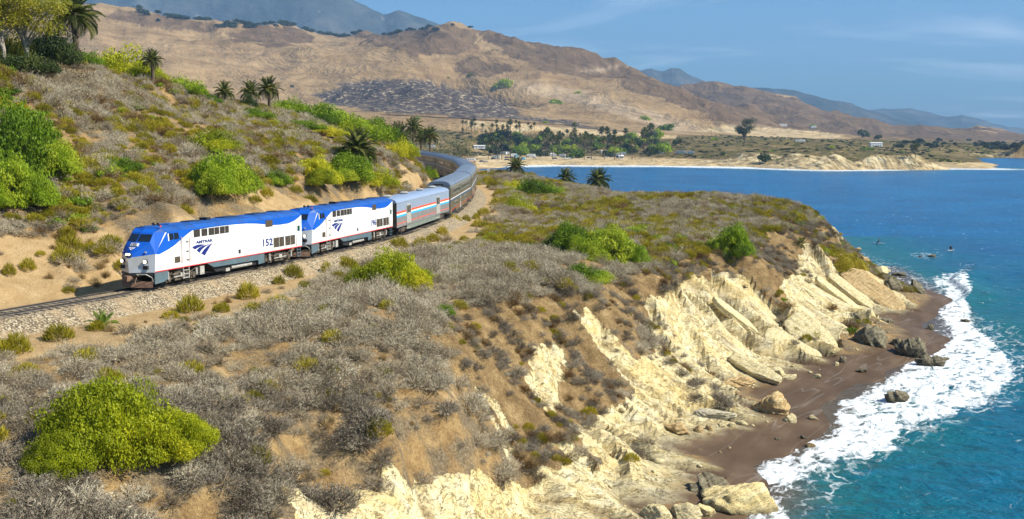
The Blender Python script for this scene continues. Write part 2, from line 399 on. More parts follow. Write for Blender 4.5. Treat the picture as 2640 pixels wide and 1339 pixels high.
BROWNZ = [[(1125, 800), (1290, 742), (1470, 735), (1700, 660), (1900, 615), (2010, 560), (2090, 570), (2110, 610), (2040, 630), (2000, 680), (1960, 740), (1880, 700), (1800, 690), (1650, 760), (1620, 800), (1560, 880), (1450, 780), (1560, 960), (1600, 1100), (1450, 1110), (1400, 1185), (1330, 1215), (1230, 1060), (1110, 890)]]
TANZ = [[(-200, 830), (100, 760), (330, 715), (800, 740), (600, 800), (420, 830), (300, 870), (60, 905), (-200, 900)], [(-100, 600), (310, 580), (310, 720), (-100, 760)], [(1190, 470), (1250, 460), (1260, 560), (1180, 620), (1000, 640), (800, 700), (840, 660), (1100, 580), (1210, 520)],
        [(640, 470), (720, 490), (780, 520), (660, 530), (600, 500)], [(560, 900), (600, 920), (590, 1010), (560, 1000)], [(0, 1090), (60, 1080), (90, 1200), (0, 1240)], [(840, 1030), (880, 1020), (860, 1120), (900, 1180), (860, 1230), (830, 1140)], [(1010, 415), (1060, 450), (1060, 490), (990, 470)],
        [(850, 1090), (880, 1080), (920, 1250), (860, 1280)], [(1090, 990), (1130, 980), (1150, 1010), (1100, 1020)]]
def zmask(x, y, z, polys, jit=10, scale=.5, streak=0):
    u, v = project(x, y, z); x0, y0 = x, y
    if streak: x, y = (.94*x0-.34*y0)/streak, (.34*x0+.94*y0)*1.6
    k = np.clip(140/np.maximum(y, 20), .4, 3)
    ju = u+jit*k*fbm(x*scale, y*scale, 4, 91)*1.4; jv = v+jit*k*fbm(x*scale, y*scale, 4, 57)*1.4
    m = np.zeros(np.shape(x), bool)
    for p in polys: m |= inpoly(ju, jv, p)
    return m.astype(float)
def base_height(x, y):
    r = np.hypot(x, y); w = smooth(282, 335, r)
    n = near_s(x, y) if np.any(w < 1) else 0
    f = far_s(x, y) if np.any(w > 0) else 0
    return n*(1-w)+f*w
def far_detail(x, y, z):
    e = smooth(6, 60, z); r = np.hypot(x, y)
    d = e*((ridged(x/420, y/420, 5, 3)-.42)*46+(ridged(x/130+3, y/130, 4, 8)-.4)*9*smooth(900, 1800, r))*smooth(1300, 2300, r)
    d += 1.3*fbm(x/40, y/40, 4, 21)*smooth(3, 8, z)*smooth(700, 900, r)*smooth(1700, 1300, r)+.4*fbm(x/30, y/30, 4, 21)*smooth(2, 6, z)+1.2*ridged(x/26, y/26, 3, 33)*smooth(2.5, 8, z)*smooth(14, 9, z)
    return d
def near_height(x, y, full=False):
    z = base_height(x, y)
    rock = zmask(x, y, z, ROCKZ, 20, .5, 3.2)
    brown = zmask(x, y, z, BROWNZ, 16, .5, 3.2)
    low = smooth(.2, 1.6, z)
    S, O = track_coord(x, y)
    far_from_track = smooth(5.5, 9, np.abs(O))
    # beds of rock standing on edge: saw-tooth ribs that run down to the sea
    ph = (.34*x+.94*y)/6.2+.75*fbm(x/11, y/11, 3, 5)-.16*z
    saw = ph-np.floor(ph); rib = np.where(saw < .24, saw/.24, (1-saw)/.76)
    ph2 = (.34*x+.94*y)/1.7+.8*fbm(x/5, y/5, 3, 15)-.3*z; s2 = ph2-np.floor(ph2); rib2 = np.where(s2 < .25, s2/.25, (1-s2)/.75)
    right = smooth(14, 28, x)
    a_ = (.94*x-.34*y)+.9*fbm(x/2.5, y/2.5, 3, 120); b_ = (.34*x+.94*y)-.5*z+.7*fbm(x/2.5, y/2.5, 3, 130)
    blk = _hash(np.floor(a_/2.3), np.floor(b_/1.0), 5); blk2 = _hash(np.floor(a_/.95), np.floor(b_/.5), 9)   # blocks between the joints
    d = rock*low*((.70+.7*right)*(rib-.5)*1.5*smooth(-.35, .25, fbm(x/13, y/13, 2, 83)+.15)+.42*(rib2-.5)*smooth(-.3, .3, fbm(x/6, y/6, 2, 87))+.30*fbm(x/2.6, y/2.6, 4, 44)+.15*blk+.05*blk2)
    gul = ridged((.25*x+y)/3.2, (x-.25*y)/14, 3, 12)
    d += brown*low*(.55*gul+.35*fbm(x/1.6, y/1.6, 3, 71))
    d += (1-rock)*low*far_from_track*(.30*fbm(x/3.5, y/3.5, 4, 23)+.55*fbm(x/14, y/14, 3, 29))
    bank = smooth(-26, -12, O)*smooth(-5, -8, O)
    d += bank*low*(.5*ridged((S+.5*O)/3.0, O/9, 3, 37)+.15)
    d += (1-low)*.04*fbm(x/2, y/2, 3, 48)
    z = z+d
    x_, z_ = None, np.interp(S, TS, TZ)
    k = 1-smooth(4.2, 7.5, np.where(O > 0, O*.9, -O))
    z = z*(1-k)+(z_-.85-.06*np.maximum(O, 0))*k
    if full: return z, rock, brown, S, O
    return z

NX0, NX1, NY0, NY1, NS = -88.0, 76.0, 33.0, 338.0, .34
gx = np.arange(NX0, NX1, NS); gy = np.arange(NY0, NY1, NS)
GX, GY = np.meshgrid(gx, gy)
GZ, G_rock, G_brown, G_S, G_O = near_height(GX, GY, True)
# the far fan, coarser with distance
FAZ = np.radians(np.linspace(-36, 36, 900)); FR = np.exp(np.linspace(math.log(295), math.log(5600), 330))
FA, FRR = np.meshgrid(FAZ, FR); FX = FRR*np.sin(FA); FY = FRR*np.cos(FA)
FZ = base_height(FX, FY); FZ = FZ+far_detail(FX, FY, FZ)*smooth(300, 420, FRR)-.35*(1-smooth(300, 345, FRR))
def zat(x, y):
    """height of the ground"""
    x = np.atleast_1d(np.asarray(x, float)); y = np.atleast_1d(np.asarray(y, float))
    fx = np.clip((x-NX0)/NS, 0, len(gx)-1.001); fy = np.clip((y-NY0)/NS, 0, len(gy)-1.001)
    i = fx.astype(int); j = fy.astype(int); a = fx-i; b = fy-j
    zn = (GZ[j, i]*(1-a)+GZ[j, i+1]*a)*(1-b)+(GZ[j+1, i]*(1-a)+GZ[j+1, i+1]*a)*b
    inside = (x > NX0) & (x < NX1-NS) & (y > NY0) & (y < NY1-NS*2)
    r = np.hypot(x, y); az = np.arctan2(x, y)
    fx = np.clip((az-FAZ[0])/(FAZ[1]-FAZ[0]), 0, len(FAZ)-1.001); fy = np.clip(np.log(np.maximum(r, 1)/FR[0])/math.log(FR[1]/FR[0]), 0, len(FR)-1.001)
    i = fx.astype(int); j = fy.astype(int); a = fx-i; b = fy-j
    zf = (FZ[j, i]*(1-a)+FZ[j, i+1]*a)*(1-b)+(FZ[j+1, i]*(1-a)+FZ[j+1, i+1]*a)*b
    return np.where(inside, zn, zf)
def gz(x, y): return float(zat(x, y)[0])
_ts = np.concatenate([np.arange(36, 345, .3), np.exp(np.linspace(math.log(345), math.log(5500), 900))])
def ground_hit(u, v, sea=True):
    """where the sight line through (u, v) first meets the ground (or the sea)"""
    x1, y1, z1 = at_dist(u, v, 1.0); dz = z1-CAMH
    X = x1*_ts; Y = _ts; Z = CAMH+dz*_ts
    g = np.maximum(zat(X, Y), 0.0 if sea else -99)
    k = np.nonzero(Z < g)[0]
    if len(k) == 0: return None
    k = k[0]
    return (float(X[k]), float(Y[k]), float(g[k]))

def near_material():
    m, t = new_mat('coastal_ground')
    p = t.pos()
    big = t.noise(p, .12, 5); mid = t.noise(p, .9, 6, .6); fine = t.noise(p, 6, 5, .65); grit = t.noise(p, 28, 3, .7)
    f = t.math('ADD', t.math('MULTIPLY', mid, .55), t.math('MULTIPLY', fine, .45))
    soil = t.ramp(f, [(.30, (.15, .088, .042)), (.46, (.32, .20, .085)), (.60, (.48, .32, .140)), (.72, (.56, .40, .21))])
    litter = t.ramp(fine, [(.35, (.13, .095, .06)), (.55, (.25, .19, .115)), (.7, (.38, .31, .21))])
    soil = t.mix(t.rng(t.noise(p, .5, 5, .6), .42, .58), soil, litter)
    tan = t.ramp(f, [(.3, (.34, .215, .10)), (.5, (.50, .34, .165)), (.68, (.62, .45, .25))])
    soil = t.mix(t.attr('tan'), soil, tan)
    brown = t.ramp(f, [(.30, (.095, .060, .028)), (.46, (.22, .142, .064)), (.58, (.37, .25, .115)), (.70, (.54, .41, .225))])
    c = t.mix(t.attr('brown'), soil, brown)
    # pale bedded rock: colour runs along the beds, thin dark joints
    bed = t.map(p, (.28, 1.9, 1.9), (.5, .3, .35))
    b1 = t.noise(bed, .55, 7, .62, .5); b2 = t.noise(bed, 2.2, 6, .65)
    rock = t.ramp(b1, [(.26, (.46, .32, .12)), (.40, (.66, .52, .255)), (.52, (.75, .63, .36)), (.66, (.78, .70, .47)), (.80, (.64, .46, .18))])
    rock = t.mix(t.rng(b2, .58, .80, 0, .40), rock, (.34, .26, .155))
    rock = t.mix(t.rng(t.noise(p, .22, 4), .55, .70, 0, .55), rock, (.50, .44, .33))
    lay = t.math('ABSOLUTE', t.math('SUBTRACT', t.noise(t.map(p, (.13, 1.5, 1.5), (.5, .3, .35)), .8, 6, .62, .4), .5))
    lay2 = t.math('ABSOLUTE', t.math('SUBTRACT', t.noise(t.map(p, (.6, 1.2, 1.2), (.5, .3, .35)), 1.2, 5, .6, .8), .5))
    lay3 = t.math('ABSOLUTE', t.math('SUBTRACT', t.noise(p, 2.6, 4, .6, .6), .5))
    here = t.rng(t.noise(p, .35, 4, .6), .42, .60)
    crack = t.math('MULTIPLY', t.rng(lay, .0, .014, .22, 1), t.math('MAXIMUM', t.rng(lay2, .0, .010, .3, 1), t.math('SUBTRACT', 1, here)))
    rock = t.mix(t.math('SUBTRACT', 1, crack), rock, (.20, .145, .08))
    run = t.noise(t.map(p, (.4, 2.2, .4), (0, 0, .35)), .38, 6, .66, .3)
    rock = t.mix(t.rng(run, .54, .68, 0, .75), rock, t.ramp(fine, [(.35, (.17, .11, .05)), (.6, (.36, .255, .125))]))
    rock = t.mix(t.rng(t.noise(p, .16, 4), .52, .66, 0, .45), rock, (.66, .47, .17))
    low = t.n('SeparateXYZ'); t.l(p, low.inputs[0])
    wet = t.math('ADD', low.outputs[2], t.math('MULTIPLY', t.math('SUBTRACT', mid, .5), 2.2))
    rock = t.mix(t.rng(wet, .5, 1.9, .62, 0), rock, (.115, .098, .07))
    rm = t.rng(t.math('ADD', t.attr('rock'), t.math('MULTIPLY', t.math('SUBTRACT', fine, .5), 1.1)), .42, .58)
    c = t.mix(rm, c, rock)
    sand = t.ramp(t.noise(t.map(p, (1, .35, 1), (0, 0, .5)), .5, 5), [(.3, (.082, .050, .028)), (.5, (.108, .068, .040)), (.7, (.155, .103, .064))])
    sm = t.attr('sand')
    swl = t.math('ABSOLUTE', t.math('SUBTRACT', t.noise(t.map(p, (1.0, .10, 1), (0, 0, .62)), .42, 2, .5, .2), .5)); sand = t.mix(t.math('MULTIPLY', t.rng(swl, 0, .010, .17, 0), t.rng(wet, .9, .3, 0, 1)), sand, (.55, .52, .48))
    c = t.mix(sm, c, sand)
    c = t.mix(t.rng(grit, .35, .7, .28, 0), c, (.05, .035, .02))
    h = t.math('ADD', t.math('MULTIPLY', fine, .6), t.math('MULTIPLY', grit, .25))
    hr = t.math('ADD', t.math('MULTIPLY', crack, .35), t.math('ADD', t.math('MULTIPLY', b2, .45), t.math('MULTIPLY', fine, .25)))
    hh = t.mix(rm, h, hr)
    nrm = t.bump(hh, t.math('MULTIPLY', t.math('SUBTRACT', 1, t.math('MULTIPLY', sm, .93)), 1.0), .22) if False else None
    bp = t.n('Bump', i_Distance=.28); t.l(hh, bp.inputs['Height']); t.l(t.math('SUBTRACT', .95, t.math('MULTIPLY', sm, .9)), bp.inputs['Strength'])
    t.out(c, t.rng(sm, 0, 1, .95, .55), bp.outputs[0], .1)
    return m
def grid_faces(nr, nc):
    i = np.arange(nr*nc).reshape(nr, nc)
    return np.stack([i[:-1, :-1], i[:-1, 1:], i[1:, 1:], i[1:, :-1]], -1).reshape(-1, 4)
def build_near():
    me = np_mesh('headland', np.stack([GX, GY, GZ], -1).reshape(-1, 3), grid_faces(*GX.shape), True)
    sand = smooth(1.05, .55, GZ+.25*fbm(GX/1.5, GY/1.5, 3, 77))*smooth(-25, -5, GX)
    q = G_rock[:-1, :-1].ravel() < .5; me.polygons.foreach_set('use_smooth', q)
    attr(me, 'rock', G_rock); attr(me, 'brown', G_brown*(1-G_rock)); attr(me, 'sand', sand)
    tan = zmask(GX, GY, GZ, TANZ, 14)
    tan = np.maximum(tan, (np.abs(G_O) < 7.5)*1.0)
    bank = smooth(-9, -7, G_O)*smooth(-4.6, -5.2, G_O)
    attr(me, 'tan', np.maximum(tan, bank*.6))
    tag(link('headland', me, near_material()), kind='structure')
build_near()

# -------- far land masks and look
BURN = [[(780, 240), (850, 212), (940, 200), (1060, 200), (1160, 224), (1260, 262), (1330, 292), (1420, 300), (1500, 318), (1650, 335), (1500, 330), (1300, 300), (1000, 288), (850, 270)]]
SCRUB = [[(870, 80), (950, 56), (1080, 62), (1190, 72), (1200, 130), (1100, 145), (1000, 130), (900, 95)], [(300, 30), (540, 55), (560, 85), (400, 70), (250, 40)], [(640, 60), (770, 75), (790, 105), (700, 120), (560, 90)],
         [(1180, 70), (1300, 86), (1450, 102), (1560, 135), (1700, 205), (1560, 200), (1400, 190), (1260, 130)], [(1120, 170), (1210, 145), (1300, 180), (1200, 200)], [(1620, 160), (1880, 290), (1960, 330), (1800, 300), (1700, 262), (1560, 220)], [(1690, 195), (1830, 208), (2000, 250), (2110, 256), (2200, 276), (2310, 306), (2576, 338), (2620, 362), (2300, 352), (2150, 345), (1960, 325), (1860, 285), (1760, 245)]]
OCHRE = [[(1200, 390), (1340, 392), (1500, 395), (1700, 399), (1900, 406), (2050, 410), (2500, 410), (2500, 430), (1200, 425)], [(1170, 302), (1700, 340), (1700, 352), (1500, 348), (1200, 325)], [(1840, 310), (2050, 330), (2150, 350), (1950, 345), (1750, 330)]]
TERR = [[(1000, 325), (1250, 332), (1600, 345), (1760, 340), (2000, 346), (2150, 352), (2300, 352), (2620, 362), (2620, 394), (2490, 408), (2300, 416), (2100, 420), (1850, 404), (1700, 396), (1400, 394), (1000, 392)]]
PALE = [[(1560, 290), (1690, 330), (1800, 335), (1640, 282), (1500, 235), (1350, 205), (1250, 200), (1350, 240)], [(1420, 185), (1500, 175), (1640, 160), (1500, 182)]]
def far_mask(polys, j=6):
    u, v = project(FX, FY, FZ)
    acc = 0
    for q in range(5):
        ju = u+j*fbm(FX/60, FY/60, 5, 91)*2.4+j*1.3*fbm(FX/22, FY/22, 3, 11+7*q); jv = v+j*fbm(FX/60, FY/60, 5, 57)*1.2+j*.7*fbm(FX/22, FY/22, 3, 13+5*q)
        m = np.zeros(FX.shape, bool)
        for p in polys: m |= inpoly(ju, jv, p)
        acc = acc+m/5
    return acc
def far_material():
    m, t = new_mat('dry_hills')
    p = t.pos()
    big = t.noise(p, .0035, 6, .6); mid = t.noise(p, .02, 6, .62); fine = t.noise(p, .12, 5, .65); st = t.noise(t.map(p, (.3, .3, 2.5)), .03, 5, .6)
    grass = t.ramp(t.math('ADD', t.math('MULTIPLY', big, .5), t.math('MULTIPLY', st, .5)), [(.28, (.155, .095, .044)), (.42, (.24, .155, .076)), (.55, (.325, .22, .112)), (.70, (.40, .28, .152))])
    scrubc = t.ramp(mid, [(.35, (.062, .038, .022)), (.55, (.115, .072, .042)), (.7, (.19, .125, .070))])
    c = t.mix(t.rng(t.math('ADD', t.attr('scrub'), t.math('MULTIPLY', t.math('SUBTRACT', mid, .5), 1.2)), .3, .66, .05, .8), grass, scrubc)
    dots = t.math('MULTIPLY', t.rng(fine, .58, .66), t.rng(t.noise(p, .006, 4), .5, .62, 0, .75))
    c = t.mix(dots, c, (.065, .055, .030))
    burn = t.ramp(t.noise(p, .10, 6, .72), [(.38, (.045, .036, .036)), (.53, (.088, .068, .062)), (.585, (.25, .195, .13)), (.64, (.52, .44, .29))])
    c = t.mix(t.attr('burn'), c, burn)
    c = t.mix(t.math('MULTIPLY', t.attr('pale'), t.rng(mid, .35, .65, .2, .7)), c, (.46, .35, .235))
    terr = t.ramp(t.noise(p, .06, 6, .68), [(.34, (.050, .050, .018)), (.46, (.105, .088, .032)), (.56, (.185, .135, .060)), (.68, (.30, .215, .11))])
    c = t.mix(t.attr('terr'), c, terr)
    och = t.ramp(t.noise(p, .09, 5, .6), [(.35, (.36, .25, .12)), (.5, (.50, .37, .20)), (.65, (.60, .48, .30))])
    c = t.mix(t.attr('ochre'), c, och)
    bl = t.ramp(t.noise(t.map(p, (1, 1, .25)), .11, 6, .7), [(.36, (.10, .085, .045)), (.47, (.36, .27, .14)), (.6, (.62, .51, .31))])
    c = t.mix(t.attr('bluff'), c, bl)
    gl = t.math('ABSOLUTE', t.math('SUBTRACT', t.noise(p, .0065, 7, .62, .6), .5)); gl = t.math('MINIMUM', gl, .14)
    c = t.mix(t.rng(gl, 0, .022, .26, 0), c, (.06, .042, .026))
    bp = t.bump(t.math('ADD', t.math('MULTIPLY', gl, 4.0), t.math('ADD', t.math('MULTIPLY', mid, 1.0), t.math('MULTIPLY', fine, .35))), .75, 14)
    t.out(c, .95, bp, .05); return m
def build_far():
    me = np_mesh('hills', np.stack([FX, FY, FZ], -1).reshape(-1, 3), grid_faces(*FX.shape), True)
    for n, q, j in (('burn', BURN, 8), ('scrub', SCRUB, 10), ('ochre', OCHRE, 4), ('terr', TERR, 5), ('pale', PALE, 8)): attr(me, n, far_mask(q, j))
    u, v = project(FX, FY, FZ)
    gr_ = np.abs(np.gradient(FZ, axis=0)/np.gradient(FRR, axis=0))
    attr(me, 'bluff', smooth(1.2, 2, FZ)*smooth(13, 10.5, FZ)*smooth(.10, .19, gr_+.06*fbm(FX/12, FY/12, 3, 71))*((u > 1820) & (FRR < 1400)))
    tag(link('hills', me, far_material()), kind='structure')
build_far()

# -------- blue mountains on the horizon
def mountain_material():
    m, t = new_mat('hazed_mountain_rock')
    p = t.pos(); a = t.noise(p, .0035, 7, .65)
    c = t.ramp(a, [(.35, (.022, .032, .034)), (.52, (.045, .055, .058)), (.66, (.10, .095, .09))])  # bluish darks put distance haze into the rock colour
    c = t.mix(t.rng(t.noise(t.map(p, (1, 1, .4)), .006, 7, .72), .64, .74, 0, .8), c, (.42, .34, .28))
    t.out(c, .95, t.bump(a, .8, 60), .05); return m
MM = mountain_material()
def mountain(d, sky, seed, rough):
    us = np.array([p[0] for p in sky], float); vv = np.array([p[1] for p in sky], float)
    n = 360; U = np.linspace(us[0], us[-1], n); V = np.interp(U, us, vv)
    fr = np.linspace(-1.0, .45, 44); X = np.zeros((44, n)); Y = X.copy(); Z = X.copy()
    crest = np.array([at_dist(a, b, d) for a, b in zip(U, V)])
    for i, f in enumerate(fr):
        dd = d*(1+.16*f); X[i] = crest[:, 0]*(1+.16*f); Y[i] = dd
        Z[i] = crest[:, 2]*np.maximum(0, 1-np.abs(f)**1.15 if f < 0 else 1-2*f)
    env = np.clip(1-np.abs(fr), 0, 1)[:, None]
    Z += ((ridged(X/900, Y/900, 5, seed)-.4)*rough*(.12+.9*np.abs(fr)[:, None]**.7)+(ridged(X/260, Y/260, 4, seed+5)-.4)*rough*.2)*smooth(0, .35, env)
    Z -= 8
    tag(link('mountain_range', np_mesh('mountain_range', np.stack([X, Y, Z], -1).reshape(-1, 3), grid_faces(44, n), True), MM), kind='structure')
mountain(7200, [(-500, -70), (-200, -60), (100, -60), (400, -30), (560, -60), (760, -75), (880, -15), (965, 27), (1005, 17), (1050, 32), (1120, 58), (1200, 90), (1320, 130), (1420, 200)], 3, 150)
mountain(7800, [(1480, 200), (1560, 182), (1640, 166), (1665, 172), (1690, 165), (1712, 168), (1750, 190), (1800, 212), (1860, 235), (1960, 270)], 11, 110)
mountain(7000, [(1760, 262), (1830, 235), (1880, 219), (1930, 216), (1960, 217), (2010, 224), (2060, 238), (2120, 254), (2200, 276), (2280, 300), (2400, 330)], 19, 90)
mountain(9600, [(2080, 300), (2150, 280), (2215, 271), (2290, 268), (2340, 276), (2380, 287), (2420, 283), (2450, 291), (2500, 308), (2576, 321), (2700, 332), (2900, 345)], 27, 90)
# ------------------------------------------------------------------ the sea
def shore_dist(x, y):
    """distance out to sea from the waterline (negative on the beach); negative z of the ground helps close to shore"""
    best = np.full(np.shape(x), 1e9); side = np.zeros(np.shape(x))
    for (a, b) in zip(WL[:-1], WL[1:]):
        d = b-a; t = np.clip(((x-a[0])*d[0]+(y-a[1])*d[1])/(d@d), 0, 1)
        q = np.hypot(x-a[0]-t*d[0], y-a[1]-t*d[1]); s = np.sign(d[0]*(y-a[1])-d[1]*(x-a[0]))
        k = q < best; best = np.where(k, q, best); side = np.where(k, s, side)
    return best*np.where(side >= 0, 1, -1)
SAZ = np.radians(np.linspace(-14, 38, 640)); SR = np.concatenate([np.exp(np.linspace(math.log(44), math.log(320), 400)), np.exp(np.linspace(math.log(322), math.log(15000), 150))])
SA, SRR = np.meshgrid(SAZ, SR); SX = SRR*np.sin(SA); SY = SRR*np.cos(SA)
S_d = shore_dist(SX, SY)
# where the swash lies: px outline of the foam sheet, wide in the middle of the cove
FOAMZ = [[(1893, 1180), (2060, 1098), (2095, 1070), (2115, 1005), (2225, 960), (2255, 925), (2390, 850), (2370, 790), (2420, 770), (2470, 830), (2540, 900), (2560, 940), (2480, 1010), (2400, 1040), (2290, 1080), (2200, 1150), (2110, 1150), (2010, 1200), (1960, 1270), (2000, 1307), (2000, 1350), (1860, 1350), (1880, 1300), (1935, 1240)],
         [(2340, 775), (2390, 700), (2425, 690), (2445, 715), (2420, 760), (2440, 790), (2400, 820), (2370, 810)]]
FOAM2 = [[(2150, 628), (2230, 660), (2330, 700), (2380, 740), (2380, 800), (2330, 760), (2220, 690), (2160, 650)], [(2280, 640), (2330, 632), (2380, 640), (2340, 650)], [(2380, 770), (2560, 830), (2620, 900), (2560, 1000), (2400, 1060), (2250, 1130), (2120, 1220), (2060, 1307), (1990, 1307), (1990, 1210), (2200, 1120)]]
def build_sea():
    u, v = project(SX, SY, 0*SX)
    k = np.clip(110/SRR, .2, 3)
    def soft(polys, j, sc):
        acc = 0
        for q in range(6):
            ju = u+j*k*fbm(SX*sc, SY*sc, 4, 91+q*7)*1.6+rnd.uniform(-6, 6); jv = v+j*k*fbm(SX*sc, SY*sc, 4, 57+q*5)*1.2+rnd.uniform(-4, 4)
            mm = np.zeros(SX.shape, bool)
            for p in polys: mm |= inpoly(ju, jv, p)
            acc = acc+mm/6
        return acc
    foam = soft(FOAMZ, 26, .22); thin = soft(FOAM2, 26, .2)
    foam = foam*(1-.42*smooth(9, 24, S_d)); bay = np.zeros(SX.shape)
    best = np.full(SX.shape, 1e9)
    for a, b in zip(BW[4:14], BW[5:15]):
        d = b-a; t_ = np.clip(((SX-a[0])*d[0]+(SY-a[1])*d[1])/(d@d), 0, 1); best = np.minimum(best, np.hypot(SX-a[0]-t_*d[0], SY-a[1]-t_*d[1]))
    bay = smooth(52+34*fbm(SX/90, SY/30, 3, 5), 14, best)*(SY > 640)
    foam = np.maximum(foam, bay*.95)
    wave = .16*fbm(SX/7+SY/16, SY/4.2, 4, 9)+.07*noise(SX/1.7+SY/3, SY/1.3, 31)+.3*fbm(SX/40+SY/60, SY/22, 2, 19)
    out = smooth(1, 14, S_d)
    Z = wave*smooth(0, 10, S_d)*smooth(420, 160, SRR)+.03*foam*fbm(SX/.9, SY/.9, 3, 4)
    # the breaker rolling in off the rocks
    p0 = np.array(unproj(2432, 690, 0)[:2]); p1 = np.array(unproj(2400, 775, 0)[:2]); d = p1-p0; L_ = np.hypot(*d); d = d/L_; nn = np.array([d[1], -d[0]])
    al = ((SX-p0[0])*d[0]+(SY-p0[1])*d[1]); ac = (SX-p0[0])*nn[0]+(SY-p0[1])*nn[1]-1.5*np.sin(al/6)
    crest = np.exp(-((al-L_*.4)/(L_*.55))**2)
    s = np.sign((np.array(unproj(2500, 730, 0)[:2])-p0)@nn)
    ac = ac*s
    Z += .85*crest*np.where(ac > 0, np.exp(-(ac/3.2)**2), np.exp(-(ac/.8)**2))
    foam = np.maximum(foam, crest*smooth(.6, -.2, ac)*smooth(-5.5, -2.0, ac)*.9)
    me = np_mesh('sea', np.stack([SX, SY, Z], -1).reshape(-1, 3), grid_faces(*SX.shape), True)
    attr(me, 'foam', foam); attr(me, 'thin', thin)
    attr(me, 'shallow', np.maximum(np.exp(-np.maximum(S_d, 0)/26)*(SY < 260), .55*crest*smooth(5, 1, np.abs(ac))+.5*smooth(120, 10, best)*(SY > 350)))
    attr(me, 'brown', smooth(5, 0, S_d)*(SY < 200))
    m, t = new_mat('sea_water')
    p = t.pos(); w = t.map(p, (1, 1.5, 1), (0, 0, .35))
    n1 = t.noise(w, .35, 6, .62, .3); n2 = t.noise(w, 1.3, 5, .62); n3 = t.noise(t.map(p, (1, 1, 1), (0, 0, .2)), .03, 5)
    deep = t.ramp(n3, [(.35, (.0, .072, .205)), (.65, (.0, .118, .30))])
    c = t.mix(t.rng(t.math('ADD', t.attr('shallow'), t.math('MULTIPLY', t.math('SUBTRACT', n3, .5), .9)), .12, .8, 0, 1), deep, (.002, .112, .128))
    c = t.mix(t.rng(n1, .50, .72, 0, .7), c, (.006, .135, .25))
    c = t.mix(t.rng(t.noise(t.map(p, (.45, 1.3, 1), (0, 0, .5)), .45, 6, .68), .50, .66, 0, .75), c, (.002, .048, .062))
    c = t.mix(t.math('MULTIPLY', t.attr('brown'), .85), c, (.12, .075, .045))
    lace = t.n('TexVoronoi', feature='DISTANCE_TO_EDGE', i_Scale=.75)
    nz = t.n('TexNoise', i_Scale=.8, i_Detail=5); t.l(p, nz.inputs['Vector'])
    sc = t.n('VectorMath', operation='SCALE'); sc.inputs['Scale'].default_value = 1.6; t.l(nz.outputs['Color'], sc.inputs[0])
    ad = t.n('VectorMath', operation='ADD'); t.l(t.map(p, (1, .55, 1), (0, 0, .5)), ad.inputs[0]); t.l(sc.outputs[0], ad.inputs[1]); t.l(ad.outputs[0], lace.inputs['Vector'])
    lines = t.rng(lace.outputs[0], .0, .13, 1, 0)
    patch = t.noise(t.map(p, (1.25, .5, 1), (0, 0, .6)), .62, 8, .72, .9)
    fo = t.math('ADD', t.math('MULTIPLY', t.attr('foam'), .96), t.math('MULTIPLY', t.math('SUBTRACT', patch, .52), 4.0))
    fo = t.math('ADD', fo, t.math('MULTIPLY', lines, t.math('MULTIPLY', t.attr('foam'), .5)))
    f1 = t.rng(fo, .46, .95)
    th = t.math('MULTIPLY', t.math('MULTIPLY', t.attr('thin'), lines), t.rng(patch, .45, .62))
    caps = t.math('MULTIPLY', t.rng(t.noise(w, .22, 7, .7), .735, .765), .6)
    ff = t.math('MAXIMUM', t.math('MAXIMUM', f1, th), caps)
    c = t.mix(ff, c, t.ramp(t.noise(p, 1.8, 6, .7), [(.3, (.52, .57, .60)), (.5, (.80, .83, .85)), (.7, (.90, .92, .93))]))
    h = t.math('ADD', t.math('MULTIPLY', n1, 1.0), t.math('MULTIPLY', n2, .35))
    dist = t.n('CameraData').outputs['View Distance'] if False else None
    b1 = t.bump(h, .75, 1.1)
    b1 = t.bump(t.math('MULTIPLY', ff, patch), .5, .3, b1)
    t.out(c, t.rng(ff, 0, 1, .24, .75), b1, .16)
    tag(link('sea', me, m), kind='structure')
build_sea()
# ------------------------------------------------------------------ track
def sweep(prof, s0, s1, ds, lift=0):
    ss = np.arange(s0, s1+.01, ds); n = len(prof); V = []
    for s in ss:
        x, y, z, h = trk(s)
        for o, dz in prof: V.append((x+o*math.cos(h), y-o*math.sin(h), z+dz+lift))
    return np.array(V), len(ss), n
def strip_mesh(name, prof, s0, s1, ds, closed=False, smooth_=False):
    V, k, n = sweep(prof, s0, s1, ds)
    F = []
    for i in range(k-1):
        for j in range(n if closed else n-1):
            l = (j+1) % n; F.append((i*n+j, (i+1)*n+j, (i+1)*n+l, i*n+l))
    return np_mesh(name, V, np.array(F), smooth_)
def ballast_material():
    m, t = new_mat('ballast_stone'); p = t.pos()
    v = t.n('TexVoronoi', i_Scale=9.0); t.l(p, v.inputs['Vector'])
    g = t.n('SeparateColor'); t.l(v.outputs['Color'], g.inputs[0])
    c = t.ramp(g.outputs[0], [(.0, (.10, .075, .045)), (.3, (.27, .205, .125)), (.65, (.42, .335, .215)), (1, (.60, .51, .36))])
    c = t.mix(t.rng(v.outputs['Distance'], .3, .75, 0, .85), c, (.05, .04, .03))
    c = t.mix(t.rng(t.noise(p, .6, 5, .65), .48, .66, 0, .75), c, (.36, .26, .15))
    t.out(c, .9, t.bump(v.outputs['Distance'], -1.0, .12), .15); return m
_bprof = [(-4.0, -1.12), (-2.9, -.74), (-1.75, -.20), (-.9, -.155), (0, -.16), (.9, -.155), (1.75, -.20), (2.6, -.72), (3.3, -1.0), (4.2, -1.42)]
bal = strip_mesh('ballast', _bprof, -45, 225, 1.0, smooth_=True)
_c = np.empty(len(bal.vertices)*3); bal.vertices.foreach_get('co', _c); _c = _c.reshape(-1, 3)
_c[:, 2] += .07*fbm(_c[:, 0]/1.1, _c[:, 1]/1.1, 3, 66); bal.vertices.foreach_set('co', _c.ravel())
tag(link('ballast', bal, ballast_material()), kind='structure')
